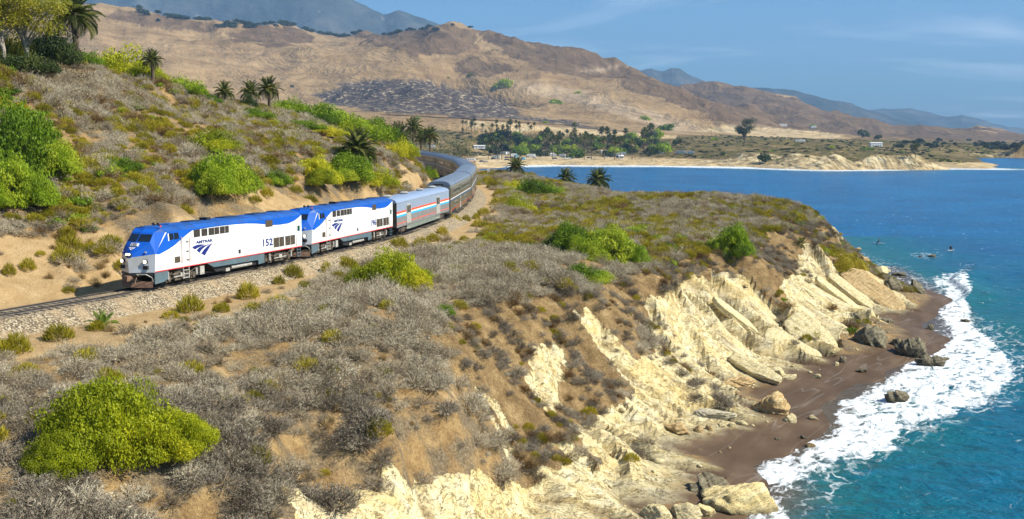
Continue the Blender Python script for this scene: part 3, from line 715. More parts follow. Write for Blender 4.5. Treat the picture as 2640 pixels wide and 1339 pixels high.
track = empty('railway_track', trk(0)[:3]); tag(track, 'curving railway track with steel rails on dark sleepers and a bed of pale ballast', 'railway track')
def world_child(name, me, mats, parent):
    o = link(name, me, mats, parent); o.matrix_parent_inverse = Matrix.Translation(-Vector(parent.location)); return o
m_rail = plain('rail_steel', (.10, .085, .075), .45, .25, 2, .6, .5)
m_sleeper = plain('sleeper_timber', (.060, .052, .045), .9, .4, 2.5, 0, .2, .02, 20)
rp = [(-.035, 0), (.035, 0), (.035, -.04), (.012, -.05), (.012, -.14), (.07, -.16), (.07, -.172), (-.07, -.172), (-.07, -.16), (-.012, -.14), (-.012, -.05), (-.035, -.04)]
for sg in (-1, 1):
    world_child('rail', strip_mesh('rail', [(o+sg*.753, z) for o, z in rp], -45, 225, 1.5, True), m_rail, track)
sl = MB().box(-1.3, 1.3, -.115, .115, -.19, 0).mesh('sleeper', .015)
sl.materials.append(m_sleeper)
for i in range(300):
    s = -17+i*.56; x, y, z, h = trk(s)
    o = link('sleeper', sl, None, track); o.matrix_parent_inverse = Matrix.Translation(-Vector(track.location))
    o.location = (x, y, z-.145+rnd.uniform(-.012, .012)); o.rotation_euler = (0, 0, -h+rnd.uniform(-.02, .02))
fm = MB()
for s in list(np.arange(-44, -17.3, .56))+list(np.arange(151, 222, .56)):
    x, y, z, h = trk(s); c, q = math.cos(h), math.sin(h)
    P = lambda a, b, k: (x+a*c+b*q, y-a*q+b*c, z-.145+k)
    b = [P(-1.3, -.115, 0), P(1.3, -.115, 0), P(1.3, .115, 0), P(-1.3, .115, 0)]; d = [P(-1.3, -.115, -.18), P(1.3, -.115, -.18), P(1.3, .115, -.18), P(-1.3, .115, -.18)]
    fm.face(b)
    for i in range(4): fm.face([b[i], d[i], d[(i+1) % 4], b[(i+1) % 4]])
o = world_child('sleeper_row', fm.mesh('sleeper_row'), m_sleeper, track); o['kind'] = 'stuff'

# ------------------------------------------------------------------ train: materials
def coach_white():
    m, t = new_mat('white_paint'); co = t.n('TexCoord').outputs['Object']; sp = t.n('SeparateXYZ'); t.l(co, sp.inputs[0])
    st = t.noise(t.map(co, (1.6, 1.6, .22)), 1.4, 6, .65); bl = t.noise(co, .8, 5, .6)
    c = t.ramp(bl, [(.3, (.69, .70, .70)), (.7, (.77, .78, .78))])
    low = t.math('ADD', t.rng(sp.outputs[2], 1.15, 2.3, .55, 0), t.math('MULTIPLY', t.math('SUBTRACT', st, .5), 1.1))    # brake dust thrown up from below
    c = t.mix(t.rng(low, .1, .75, 0, .62), c, (.43, .36, .25))
    c = t.mix(t.rng(st, .60, .78, 0, .32), c, (.40, .37, .32))
    t.out(c, .36, None, .4); return m
m_white = coach_white()
m_blue = plain('blue_paint', (.003, .088, .46), .62, .10, .8, 0, .25)
m_roofblue = plain('weathered_skylit_blue', (.010, .080, .33), .5, .22, .9, 0, .45, dirt=(.035, .045, .07))  # real dirt over a base blue dulled for reflected sky
m_roofdark = plain('sooty_blue_paint', (.012, .030, .075), .6, .3, 2)
m_ngrey = plain('silver_paint', (.48, .50, .53), .35, .08, 1, .25, .5)
m_red = plain('red_paint', (.62, .02, .03), .4, .1, 2)
m_navy = plain('navy_paint', (.012, .022, .17), .4, .08, 2)
m_grille = plain('grille_metal', (.085, .062, .042), .6, .3, 4, .2)
m_black = plain('dark_rubber', (.018, .018, .02), .6, .2, 3)
m_glass = plain('window_glass', (.010, .016, .026), .06, .1, 2, 0, .8)
m_under = plain('underframe_grime', (.105, .085, .065), .75, .45, 3, .2, .3, .02, 14)
m_tank = plain('slate_paint', (.085, .135, .165), .5, .15, 1.2, 0, .4, dirt=(.12, .11, .09))
m_pale = plain('pale_metal', (.46, .44, .40), .5, .2, 2.5, .3, .4)
m_plow = plain('rusty_plow', (.165, .095, .062), .75, .3, 3)
m_lamp = plain('lamp_lens', (.85, .74, .55), .1, .05, 2, 0, .8)
_p = [n for n in m_lamp.node_tree.nodes if n.type == 'BSDF_PRINCIPLED'][0]; _p.inputs['Emission Color'].default_value = (1, .86, .62, 1); _p.inputs['Emission Strength'].default_value = 1.6
m_seam = plain('seam_grey', (.34, .34, .33), .6)  # flat grey of the strips that mark the panel joints
def steel(name, c, rib):
    m, t = new_mat(name); co = t.n('TexCoord').outputs['Object']
    sp = t.n('SeparateXYZ'); t.l(co, sp.inputs[0])
    w = t.n('TexWave', wave_type='BANDS', bands_direction='Z', i_Scale=rib); t.l(co, w.inputs['Vector'])
    d = t.noise(t.map(co, (.6, .6, .15)), 2.2, 5, .6)
    cc = t.ramp(d, [(.3, tuple(x*.78 for x in c)), (.7, tuple(min(1, x*1.12) for x in c))])
    t.out(cc, t.rng(d, .3, .7, .26, .42), t.bump(w.outputs[1], .25, .02), .5, .35); return m
m_steel = steel('stainless_side', (.165, .138, .090), 14)
m_roof = steel('stainless_roof', (.22, .255, .31), 4)
m_bagside = plain('steel_sky_tint', (.36, .44, .58), .35, .06, .8, .35, .5)  # bluish base stands for sky mirrored in the bare metal
m_baglow = plain('steel_ground_tint', (.36, .34, .34), .4, .15, 1.2, .5, .5)  # same metal, greyer base for the ground mirrored low on the side
m_cream = plain('cream_band', (.66, .56, .47), .45, .08, 2)
m_sky = plain('light_blue_band', (.03, .40, .78), .4, .06, 2)
m_orange = plain('red_orange_band', (.80, .09, .03), .4, .06, 2)
m_darkblue = plain('deep_blue_band', (.02, .10, .22), .4, .1, 2)

def text_mesh(body, w, h, name='lettering'):
    cu = bpy.data.curves.new(name, 'FONT'); cu.body = body; cu.extrude = .012; cu.offset = .018; cu.resolution_u = 3
    ob = bpy.data.objects.new(name, cu); col.objects.link(ob)
    bpy.context.view_layer.update()
    me = bpy.data.meshes.new_from_object(ob.evaluated_get(bpy.context.evaluated_depsgraph_get()))
    bpy.data.objects.remove(ob); bpy.data.curves.remove(cu)
    c = np.empty(len(me.vertices)*3); me.vertices.foreach_get('co', c); c = c.reshape(-1, 3)
    lo, hi = c.min(0), c.max(0); c[:, 0] = (c[:, 0]-lo[0])/(hi[0]-lo[0])*w; c[:, 1] = (c[:, 1]-lo[1])/(hi[1]-lo[1])*h
    me.vertices.foreach_set('co', c.ravel()); me.name = name; me.materials.clear(); return me
def on_left(o, x, z, y=1.503):
    """lay a flat piece drawn in XY on the left side of a car, reading from its front"""
    o.matrix_local = Matrix(((-1, 0, 0, x), (0, 0, 1, y), (0, 1, 0, z), (0, 0, 0, 1)))
def side_sheet(name, poly, m, parent, y0=1.5, t=.006, sg=1):
    """thin raised panel on a car side from (x, z) corners"""
    mb = MB(); mb.prism([(x, z) for x, z in poly], sg*(y0-.01), sg*(y0+t), 'y'); return mb.build(name, m, parent)
def bogie(parent, x, wb=2.75, r=.5, heavy=True):
    b = MB()
    for sg in (-1, 1):
        y = sg*1.12
        b.box(x-wb/2-.55, x+wb/2+.55, y-.09, y+.09, .42, .66); b.box(x-.65, x+.65, y-.14, y+.14, .30, .95)
        for dx in (-wb/2, wb/2):
            b.box(x+dx-.24, x+dx+.24, y-.13, y+.15, .26, .72); b.tube((x+dx, y+sg*.15, .5), (x+dx, y+sg*.24, .5), .17, 10)
            for q in (-.42, .42): b.tube((x+dx+q, y, .62), (x+dx+q, y, 1.02), .12, 8)
        if heavy:
            b.tube((x-.95, y+sg*.20, .78), (x-.45, y+sg*.20, .74), .11, 8); b.tube((x+.40, y+sg*.20, .80), (x+1.0, y+sg*.22, .76), .10, 8)
            b.tube((x-wb/2-.3, y+sg*.17, 1.0), (x-.3, y+sg*.24, .55), .035, 6); b.tube((x+.3, y+sg*.24, .55), (x+wb/2+.35, y+sg*.17, 1.0), .035, 6)
    b.box(x-.35, x+.35, -1.05, 1.05, .4, .85)
    f = b.build('bogie', m_under, parent)
    for dx in (-wb/2, wb/2):
        for sg in (-1, 1):
            w = MB().tube((x+dx, sg*.69, r), (x+dx, sg*.83, r), r, 20).tube((x+dx, sg*.66, r), (x+dx, sg*.69, r), r+.03, 20).tube((x+dx, sg*.83, r), (x+dx, sg*.88, r), .2, 10)
            w.build('wheel', m_black if dx > 0 else m_rail, f)
    if heavy:
        p = MB()
        for sg in (1,):
            p.tube((x-.9, sg*1.36, .62), (x+.9, sg*1.36, .58), .045, 6).box(x-.25, x+.2, 1.3, 1.42, .55, .85).tube((x-1.7, 1.34, .5), (x-1.7, 1.34, 1.0), .09, 8).tube((x+1.5, 1.34, .5), (x+1.5, 1.34, 1.05), .09, 8)
        p.build('brake_rigging', m_pale, f)
    return f

def make_loco(number):
    L = empty('locomotive')
    # ---- shell
    A0 = (8.95, 1.5, 1.2); A1 = (8.80, 1.5, 2.5); A2 = (7.65, 1.46, 3.97)
    C0 = (9.85, 0, 1.2); C1 = (9.95, 0, 2.28); WBc = (9.0, 0, 3.32); WBl = (8.78, 1.02, 3.32); WTc = (8.42, 0, 3.97); WTl = (8.25, .95, 3.97); RLc = (8.05, 0, 4.2); RLl = (7.75, .92, 4.2)
    mir = lambda p: (p[0], -p[1], p[2])
    RR = -10.0
    b = MB()
    for f in (lambda p: p, mir):
        b.face([f(A0), f(A1), f(A2), f((RR, 1.5, 3.97)), f((RR, 1.5, 1.2))])
    b.face([(RR, 1.5, 1.2), (RR, 1.5, 3.97), (RR, 1.15, 4.22), (RR, .5, 4.34), (RR, -.5, 4.34), (RR, -1.15, 4.22), (RR, -1.5, 3.97), (RR, -1.5, 1.2)])
    b.face([A0, C0, mir(A0), (RR, -1.5, 1.2), (RR, 1.5, 1.2)])
    b.build('body', m_white, L)
    r = MB()
    prof = [(1.5, 3.97), (1.15, 4.22), (.5, 4.34), (-.5, 4.34), (-1.15, 4.22), (-1.5, 3.97)]
    for i in range(5):
        (y1, z1), (y2, z2) = prof[i], prof[i+1]
        r.face([(7.65 if abs(y1) > 1.3 else 7.75, y1, z1), (7.65 if abs(y2) > 1.3 else 7.75, y2, z2), (RR, y2, z2), (RR, y1, z1)])
    r.face([(7.75, .5, 4.34), (7.75, 1.15, 4.22), RLl, RLc]); r.face([(7.75, -.5, 4.34), (7.75, -1.15, 4.22), mir(RLl), RLc]); r.face([(7.75, .5, 4.34), (7.75, -.5, 4.34), RLc])
    r.face([(7.75, 1.15, 4.22), A2, WTl, RLl]); r.face([(7.75, -1.15, 4.22), mir(A2), mir(WTl), mir(RLl)])
    for x in np.arange(-9.4, 7.6, 1.7):                               # roof seams
        for i in range(5):
            (y1, z1), (y2, z2) = prof[i], prof[i+1]; r.face([(x, y1, z1+.012), (x, y2, z2+.012), (x+.05, y2, z2+.012), (x+.05, y1, z1+.012)])
    r.build('roof', m_roofblue, L)
    n = MB()
    for f in (lambda p: p, mir):
        n.face([f(C1), f(A1), f(WBl), f(WBc)]); n.face([f(WBc), f(WBl), f(WTl), f(WTc)]); n.face([f(WTc), f(WTl), f(RLl), f(RLc)])
        n.face([f(A1), f(WTl), f(WBl)]); n.face([f(A1), f(A2), f(WTl)])
    nose = n.build('nose', m_blue, L)
    g = MB()
    for f in (lambda p: p, mir): g.face([f(C0), f(A0), f(A1), f(C1)])
    g.build('nose_cap', m_ngrey, L)
    lb = MB().prism([(9.85, 0), (8.97, 1.46), (8.6, 1.46), (8.6, -1.46), (8.97, -1.46)], .98, 1.2, 'z'); lb.build('anticlimber', m_black, L)
    # ---- windscreen, each pane set in the slope of the cab
    def quad_panel(P, s0, s1, t0, t1, lift, name, m, par):
        a, b_, c, d = [Vector(p) for p in P]
        nn = (b_-a).cross(d-a).normalized()
        if nn.x < 0: nn = -nn
        q = lambda s, t: (a*(1-s)+b_*s)*(1-t)+(d*(1-s)+c*s)*t+nn*lift
        lo = lambda s, t: q(s, t)-nn*.03
        mb = MB(); top = [q(s0, t0), q(s1, t0), q(s1, t1), q(s0, t1)]; bot = [lo(s0, t0), lo(s1, t0), lo(s1, t1), lo(s0, t1)]
        mb.face(top)
        for i in range(4): mb.face([top[i], bot[i], bot[(i+1) % 4], top[(i+1) % 4]])
        return mb.build(name, m, par)
    for f in (lambda p: p, mir):
        quad_panel([f(WBc), f(WBl), f(WTl), f(WTc)], .05, .97, .05, .80, .014, 'windscreen', m_glass, L)
    up = [C1, A1, WBl, WBc]
    dn = (Vector(WBc)-Vector(C1)).normalized(); nn = Vector((dn.z, 0, -dn.x))
    def nose_plate(t, w, h, name, m, lift=.06):
        o = Vector(C1)+dn*t+nn*lift
        mb = MB(); pts = [o+Vector((0, w/2, 0))-dn*h/2, o+Vector((0, -w/2, 0))-dn*h/2, o+Vector((0, -w/2, 0))+dn*h/2, o+Vector((0, w/2, 0))+dn*h/2]
        bt = [p-nn*.16 for p in pts]; mb.face(pts)
        for i in range(4): mb.face([pts[i], bt[i], bt[(i+1) % 4], pts[(i+1) % 4]])
        return mb.build(name, m, nose), o
    pl, o = nose_plate(1.17, .62, .24, 'number_board', m_white)
    def on_nose(ob, o, w, h):
        X = Vector((0, 1, 0)); Y = dn; Z = nn; q = o-X*w/2-Y*h/2+nn*.006
        ob.matrix_local = Matrix(((X.x, Y.x, Z.x, q.x), (X.y, Y.y, Z.y, q.y), (X.z, Y.z, Z.z, q.z), (0, 0, 0, 1)))
    t_ = link('number_board_digits', text_mesh(number, .44, .17), m_black, nose); on_nose(t_, o, .44, .17)
    e = MB(); oo = Vector(C1)+dn*.80+nn*.085
    EP = lambda y, k: oo+Vector((0, y, 0))+dn*k
    for pts in ([(-.32, .10), (.32, .10), (.28, .06), (-.28, .06)], [(-.27, .04), (-.06, .04), (-.02, -.02), (-.20, -.04)], [(.27, .04), (-.02, .04), (-.0, -.03), (.14, -.06)], [(-.17, -.06), (.11, -.08), (.0, -.18)]):
        e.face([EP(y, k) for y, k in pts])
    e.build('nose_emblem', m_white, nose)
    hl, o = nose_plate(.22, .44, .20, 'headlight_housing', m_black, .10)
    for y in (-.11, .11): MB().tube(o+Vector((0, y, 0)), o+Vector((.04, y, .0))+nn*.03, .085, 12).build('headlight', m_lamp, hl)
    for sg in (-1, 1):
        p = Vector((9.34, sg*1.02, 1.98)); MB().tube(p, p+Vector((.07, sg*.02, 0)), .13, 14).tube(p+Vector((-.1, 0, 0)), p+Vector((.04, 0, 0)), .16, 14, m=1).build('ditch_light', [m_lamp, m_black], L)
        p = Vector((9.30, sg*1.0, 1.56)); MB().box(p.x-.1, p.x+.06, p.y-.19, p.y+.19, p.z-.13, p.z+.13).build('marker_lamp', m_black, L)
        p = Vector((9.2, sg*1.0, 2.62)); MB().tube(p, p+Vector((.08, 0, .05)), .07, 10).build('class_lamp', m_pale, L)
        hr = MB().path([(9.35, sg*.5, .92), (9.75, sg*.55, 1.12), (9.55, sg*1.2, 1.12), (9.1, sg*1.35, .85), (9.0, sg*1.35, .55)], .03, 6); hr.build('grab_rail', m_pale, L)
    pw = MB()
    for sg in (-1, 1): pw.face([(9.75, 0, .12), (9.1, sg*1.4, .12), (9.05, sg*1.4, .52), (9.45, 0, .60)]); pw.face([(9.45, 0, .60), (9.05, sg*1.4, .52), (8.9, sg*1.4, .5), (8.9, 0, .5)])
    pw.build('snow_plow', m_plow, L)
    MB().box(9.3, 10.15, -.14, .14, .70, .98).box(10.0, 10.3, -.2, .2, .66, 1.04).tube((9.5, .35, .9), (9.9, .5, .45), .035, 6).tube((9.5, -.35, .9), (9.9, -.5, .45), .035, 6).build('coupler', m_plow, L)
    MB().box(-10.35, -9.9, -.2, .2, .66, 1.04).box(-10.25, -9.99, -.5, .5, 1.4, 3.5).build('rear_gangway', m_black, L)
    # ---- left side: livery, windows, grilles
    BL = [(8.77, 2.49), (8.46, 2.43), (7.48, 2.68), (6.68, 2.96), (5.94, 3.32), (5.34, 3.60), (4.69, 3.86), (2.45, 3.92), (.99, 3.92), (-.52, 3.90), (-2.08, 3.84), (-3.28, 3.74), (-4.68, 3.56), (-5.69, 3.42), (-6.65, 3.37), (-7.98, 3.38), (-8.9, 3.54), (-9.65, 3.80), (-9.99, 3.972)]
    for sg in (1, -1):
        mb = MB(); top = [(7.7, 3.955)]+[(x, 3.955) for x in (5, 0, -5, -9.9)]
        # band between the wavy edge and the roof line, in strips
        def topz(x): return 3.972 if x < 7.65 else 3.972-(x-7.65)/(8.80-7.65)*(3.972-2.50)
        for (x1, z1), (x2, z2) in zip(BL[:-1], BL[1:]):
            y = sg*1.505; mb.face([(x1, y, z1), (x2, y, z2), (x2, y, max(z2, topz(x2))), (x1, y, max(z1, topz(x1)))])
            mb.face([(x1, y, z1), (x2, y, z2), (x2, sg*1.49, z2), (x1, sg*1.49, z1)])
        mb.build('livery_band', m_blue, L)
        side_sheet('red_stripe', [(8.93, 1.2), (-9.98, 1.2), (-9.98, 1.265), (8.93, 1.265)], m_red, L, sg=sg)
        for x0, x1 in ((7.28, 6.80), (6.74, 6.23)): side_sheet('cab_window', [(x0, 3.33), (x1, 3.38), (x1+.08, 3.82), (x0+.06, 3.84)], m_glass, L, y0=1.505, sg=sg)
        for x0, x1 in ((4.53, 3.82), (3.62, 2.95), (2.78, 1.52), (1.40, .30)):
            f = side_sheet('louvre', [(x0, 3.32), (x1, 3.32), (x1, 3.85), (x0, 3.85)], m_grille, L, sg=sg, t=.008)
            sub = MB()
            for q in np.linspace(3.36, 3.80, 6): sub.box(x1+.04, x0-.04, min(sg*1.505, sg*1.525), max(sg*1.505, sg*1.525), q, q+.035)
            if x0-x1 > .9: sub.box((x0+x1)/2-.03, (x0+x1)/2+.03, min(sg*1.505, sg*1.535), max(sg*1.505, sg*1.535), 3.32, 3.85, 1)
            sub.build('louvre_blade', [m_black, m_pale], f)
        side_sheet('side_vent', [(-4.62, 3.33), (-5.62, 3.33), (-5.62, 3.88), (-4.62, 3.88)], m_grille, L, y0=1.507, t=.01, sg=sg)
        for x0, x1 in ((-5.75, -7.27), (-7.45, -8.93)):
            f = side_sheet('radiator_grille', [(x0, 1.52), (x1, 1.52), (x1, 2.33), (x0, 2.33)], m_grille, L, t=.008, sg=sg)
            sub = MB()
            for q in np.linspace(x1+.06, x0-.06, 16): sub.box(q-.018, q+.018, min(sg*1.505, sg*1.52), max(sg*1.505, sg*1.52), 1.55, 2.30)
            sub.box((x0+x1)/2-.03, (x0+x1)/2+.03, min(sg*1.505, sg*1.53), max(sg*1.505, sg*1.53), 1.52, 2.33, 1)
            sub.build('grille_bars', [m_under, m_pale], f)
        side_sheet('access_panel', [(6.80, 1.62), (6.18, 1.62), (6.18, 2.08), (6.80, 2.08)], m_grille, L, sg=sg)
        d = side_sheet('cab_door', [(6.0, 1.55), (5.18, 1.55), (5.18, 3.3), (6.0, 3.3)], m_white, L, y0=1.506, sg=sg)
        for q in (1.66, 2.30, 3.0): side_sheet('step_recess', [(5.50, q), (5.22, q), (5.22, q+.11), (5.50, q+.11)], m_grille, d, y0=1.514, sg=sg)
        for x in (6.04, 5.14): MB().path([(x, sg*1.52, 1.55), (x, sg*1.58, 1.62), (x, sg*1.58, 3.40), (x, sg*1.52, 3.47)], .022, 6).build('handrail', plain('worn_red_rail', (.62, .33, .25), .5), L)
        d = side_sheet('rear_door', [(-9.22, 1.3), (-9.80, 1.3), (-9.80, 3.2), (-9.22, 3.2)], m_white, L, y0=1.506, sg=sg)
        side_sheet('door_window', [(-9.32, 2.6), (-9.70, 2.6), (-9.70, 3.08), (-9.32, 3.08)], plain('green_glass', (.01, .06, .05), .1), d, y0=1.514, sg=sg)
        MB().path([(-9.12, sg*1.52, 1.4), (-9.12, sg*1.57, 1.5), (-9.12, sg*1.57, 3.2), (-9.12, sg*1.52, 3.3)], .02, 6).build('handrail', m_pale, L)
        side_sheet('filler_hatch', [(-.85, 1.52), (-1.15, 1.52), (-1.15, 1.84), (-.85, 1.84)], m_black, L, sg=sg)
        lad = MB()
        for x in (5.2, 5.85): lad.box(x-.03, x+.03, min(sg*1.42, sg*1.5), max(sg*1.42, sg*1.5), .35, 1.19)
        for z in (.4, .68, .95): lad.box(5.2, 5.85, min(sg*1.3, sg*1.5), max(sg*1.3, sg*1.5), z, z+.04)
        lad.build('step_ladder', m_pale, L)
        lad = MB()
        for x in (-9.75, -9.25): lad.box(x-.025, x+.025, min(sg*1.42, sg*1.5), max(sg*1.42, sg*1.5), .35, 1.19)
        for z in (.4, .68, .95): lad.box(-9.75, -9.25, min(sg*1.3, sg*1.5), max(sg*1.3, sg*1.5), z, z+.04)
        lad.build('step_ladder', m_tank, L)
        MB().prism([(8.93, 1.19), (8.93, .34), (7.9, .42), (7.5, .62), (7.5, 1.19)], sg*1.40, sg*1.47, 'y').build('front_skirt', m_tank, L)
        MB().prism([(3.05, 1.19), (2.25, .80), (-3.55, .72), (-3.55, .36), (-4.4, .40), (-4.4, 1.19)], sg*1.38, sg*1.47, 'y').build('tank_skirt', m_tank, L)
        MB().tube((-.2, sg*1.12, .50), (-2.9, sg*1.12, .50), .19, 14).box(.05, .55, min(sg*.95, sg*1.3), max(sg*.95, sg*1.3), .26, .5).build('air_tank', m_pale, L)
        MB().box(3.35, 3.85, min(sg*1.1, sg*1.42), max(sg*1.1, sg*1.42), .42, 1.05).build('battery_box', m_pale, L)
    MB().prism([(2.9, 1.19), (2.2, .75), (1.7, .36), (-3.9, .33), (-4.3, 1.19)], -1.25, 1.25, 'y').build('fuel_tank', m_black, L)
    for x, w, h, q in ((5.6, 1.0, .05, .5), (2.9, 1.5, .06, .45), (-1.6, 2.0, .06, .5), (-5.4, 1.8, .06, .5), (-8.2, 1.2, .06, .5)):
        MB().box(x-w/2, x+w/2, -q, q, 4.32, 4.34+h).build('roof_hatch', m_roofdark if w > 1.1 else m_roofblue, L, bevel=.02)
    MB().box(1.0, 1.5, -.35, .35, 4.33, 4.52).build('exhaust_stack', m_black, L)
    for y in (.2, -.2): MB().tube((6.7, y, 4.3), (6.95, y, 4.48), .06, 8, .1).build('horn', m_black, L)
    MB().tube((7.3, .75, 4.15), (7.3, .75, 4.4), .07, 8).build('beacon', m_orange, L)
    for x in (7.0-1.9, .05, -2.6, -4.35, -5.68, -9.08): MB().box(x-.014, x+.014, 1.45, 1.5045, 1.27, 3.30).build('panel_seam', m_seam, L)
    side_sheet('window_frame', [(7.42, 3.30), (7.30, 3.31), (7.36, 3.86), (7.46, 3.84)], m_white, L, y0=1.505)
    t_ = link('lettering', text_mesh('AMTRAK', 2.0, .22), m_navy, L); on_left(t_, 4.32, 2.80)
    t_ = link('road_number', text_mesh(number, 1.36, .60), m_navy, L); on_left(t_, -4.22, 1.75)
    em = MB()
    def curve_fill(top, bot):
        for (a, b_), (c, d) in zip(zip(top[:-1], top[1:]), zip(bot[:-1], bot[1:])): em.face([(a[0], 1.508, a[1]), (b_[0], 1.508, b_[1]), (d[0], 1.508, d[1]), (c[0], 1.508, c[1])])
    curve_fill([(4.80, 2.58), (4.57, 2.66), (4.19, 2.72), (3.73, 2.71), (3.31, 2.66)], [(4.47, 2.38), (4.30, 2.44), (4.13, 2.49), (3.74, 2.57), (3.30, 2.655)])
    curve_fill([(4.32, 2.31), (4.01, 2.48), (3.58, 2.58), (3.12, 2.62), (2.73, 2.64)], [(3.96, 2.08), (3.80, 2.23), (3.55, 2.38), (3.16, 2.53), (2.72, 2.632)])
    curve_fill([(3.78, 2.01), (3.45, 2.27), (2.97, 2.52), (2.60, 2.63), (2.33, 2.71)], [(3.35, 1.82), (3.19, 1.98), (3.00, 2.15), (2.72, 2.42), (2.32, 2.70)])
    em.build('side_emblem', m_navy, L)
    bogie(L, 5.9); bogie(L, -6.8)
    return L
def put_car(o, sc, half, side=0):
    a = Vector(trk(sc-half)[:3]); b = Vector(trk(sc+half)[:3]); m = (a+b)/2; f = (a-b).normalized()
    z = Vector((0, 0, 1)); y = z.cross(f).normalized(); z = f.cross(y)
    o.matrix_world = Matrix(((f.x, y.x, z.x, m.x), (f.y, y.y, z.y, m.y), (f.z, y.z, z.z, m.z), (0, 0, 0, 1)))
l1 = make_loco('152'); put_car(l1, 10.05, 6.5)
tag(l1, 'leading white and blue diesel locomotive numbered 152 with its lit headlights', 'locomotive', 'locomotives heading the train')
l2 = make_loco('196'); put_car(l2, 30.65, 6.5)
tag(l2, 'second white and blue diesel locomotive numbered 196 coupled behind the leader', 'locomotive', 'locomotives heading the train')

def make_baggage():
    B = empty('baggage_car'); H = 13.1
    mb = MB(); n = 12
    arc = [(1.5*math.cos(t)**.75 if math.cos(t) > 0 else 0, 3.6+.55*math.sin(t)) for t in np.linspace(0, math.pi/2, n//2)]
    prof = [(1.5, .95), (1.5, 2.06)]
    mb.prism([(1.5, .95), (1.5, 3.6), (-1.5, 3.6), (-1.5, .95)], -H, H, 'x'); mb.build('body', m_bagside, B)
    r = MB().prism(arc+[(-y, z) for y, z in reversed(arc[:-1])], -H-.02, H+.02, 'x'); r.build('roof', m_bagside, B)
    for sg in (1, -1):
        Y = 1.5
        side_sheet('lower_panel', [(H, 1.4), (-H, 1.4), (-H, 2.06), (H, 2.06)], m_baglow, B, sg=sg, t=.004)
        side_sheet('blue_stripe', [(H, 2.06), (-H, 2.06), (-H, 2.265), (H, 2.265)], m_sky, B, sg=sg)
        side_sheet('white_stripe', [(H, 2.268), (-H, 2.268), (-H, 2.445), (H, 2.445)], m_white, B, sg=sg)
        side_sheet('red_stripe', [(H, 2.448), (-H, 2.448), (-H, 2.66), (H, 2.66)], m_orange, B, sg=sg)
        side_sheet('sill_stripe', [(H, 1.32), (-H, 1.32), (-H, 1.396), (H, 1.396)], m_orange, B, sg=sg)
        side_sheet('sill', [(H, .96), (-H, .96), (-H, 1.31), (H, 1.31)], m_baglow, B, sg=sg, t=.004)
        MB().prism([(8.6, .95), (8.2, .42), (-7.6, .42), (-8.0, .95)], sg*1.36, sg*1.44, 'y').build('equipment_skirt', plain('dull_green_grey', (.16, .19, .16), .6, .2), B)
        for x in (H-5.0, H-19.6):
            d = side_sheet('loading_door', [(x+1.0, 1.12), (x-1.0, 1.12), (x-1.0, 3.25), (x+1.0, 3.25)], m_pale, B, y0=1.51, t=.05, sg=sg)
            side_sheet('door_window', [(x+.75, 2.3), (x+.1, 2.3), (x+.1, 3.1), (x+.75, 3.1)], m_glass, d, y0=1.56, t=.01, sg=sg)
            side_sheet('door_window', [(x-.1, 2.3), (x-.75, 2.3), (x-.75, 3.1), (x-.1, 3.1)], m_glass, d, y0=1.56, t=.01, sg=sg)
            MB().box(x-.9, x+.9, min(sg*1.4, sg*1.52), max(sg*1.4, sg*1.52), .55, .62).box(x-.6, x-.54, min(sg*1.4, sg*1.5), max(sg*1.4, sg*1.5), .5, 1.1).box(x+.54, x+.6, min(sg*1.4, sg*1.5), max(sg*1.4, sg*1.5), .5, 1.1).build('door_step', m_pale, B)
        MB().path([(H, sg*1.5, 3.62), (-H, sg*1.5, 3.62)], .03, 5).build('gutter', m_baglow, B)
    for x in (11.5, 4.2, -3.2, -9.8):
        MB().tube((x, 0, 4.1), (x, 0, 4.32), .42, 14).tube((x, 0, 4.30), (x, 0, 4.42), .58, 14, .35).build('roof_ventilator', m_pale, B, smooth_=False)
    for e in (-1, 1):
        MB().box(min(e*H, e*(H+.35)), max(e*H, e*(H+.35)), -.62, .62, .9, 3.4).build('gangway', m_black, B)
        MB().box(min(e*(H-.02), e*(H+.015)), max(e*(H-.02), e*(H+.015)), -1.5, 1.5, .96, 3.6).build('end_wall', m_under, B)
    MB().box(-8, 8, -1.2, 1.2, .5, .95).build('underframe', m_black, B)
    bogie(B, 9.3, 2.5, .46, False); bogie(B, -9.3, 2.5, .46, False)
    return B
bg = make_baggage(); put_car(bg, 54.75, 9.3)
tag(bg, 'silver baggage car with red white and blue stripes behind the two locomotives', 'railway car')

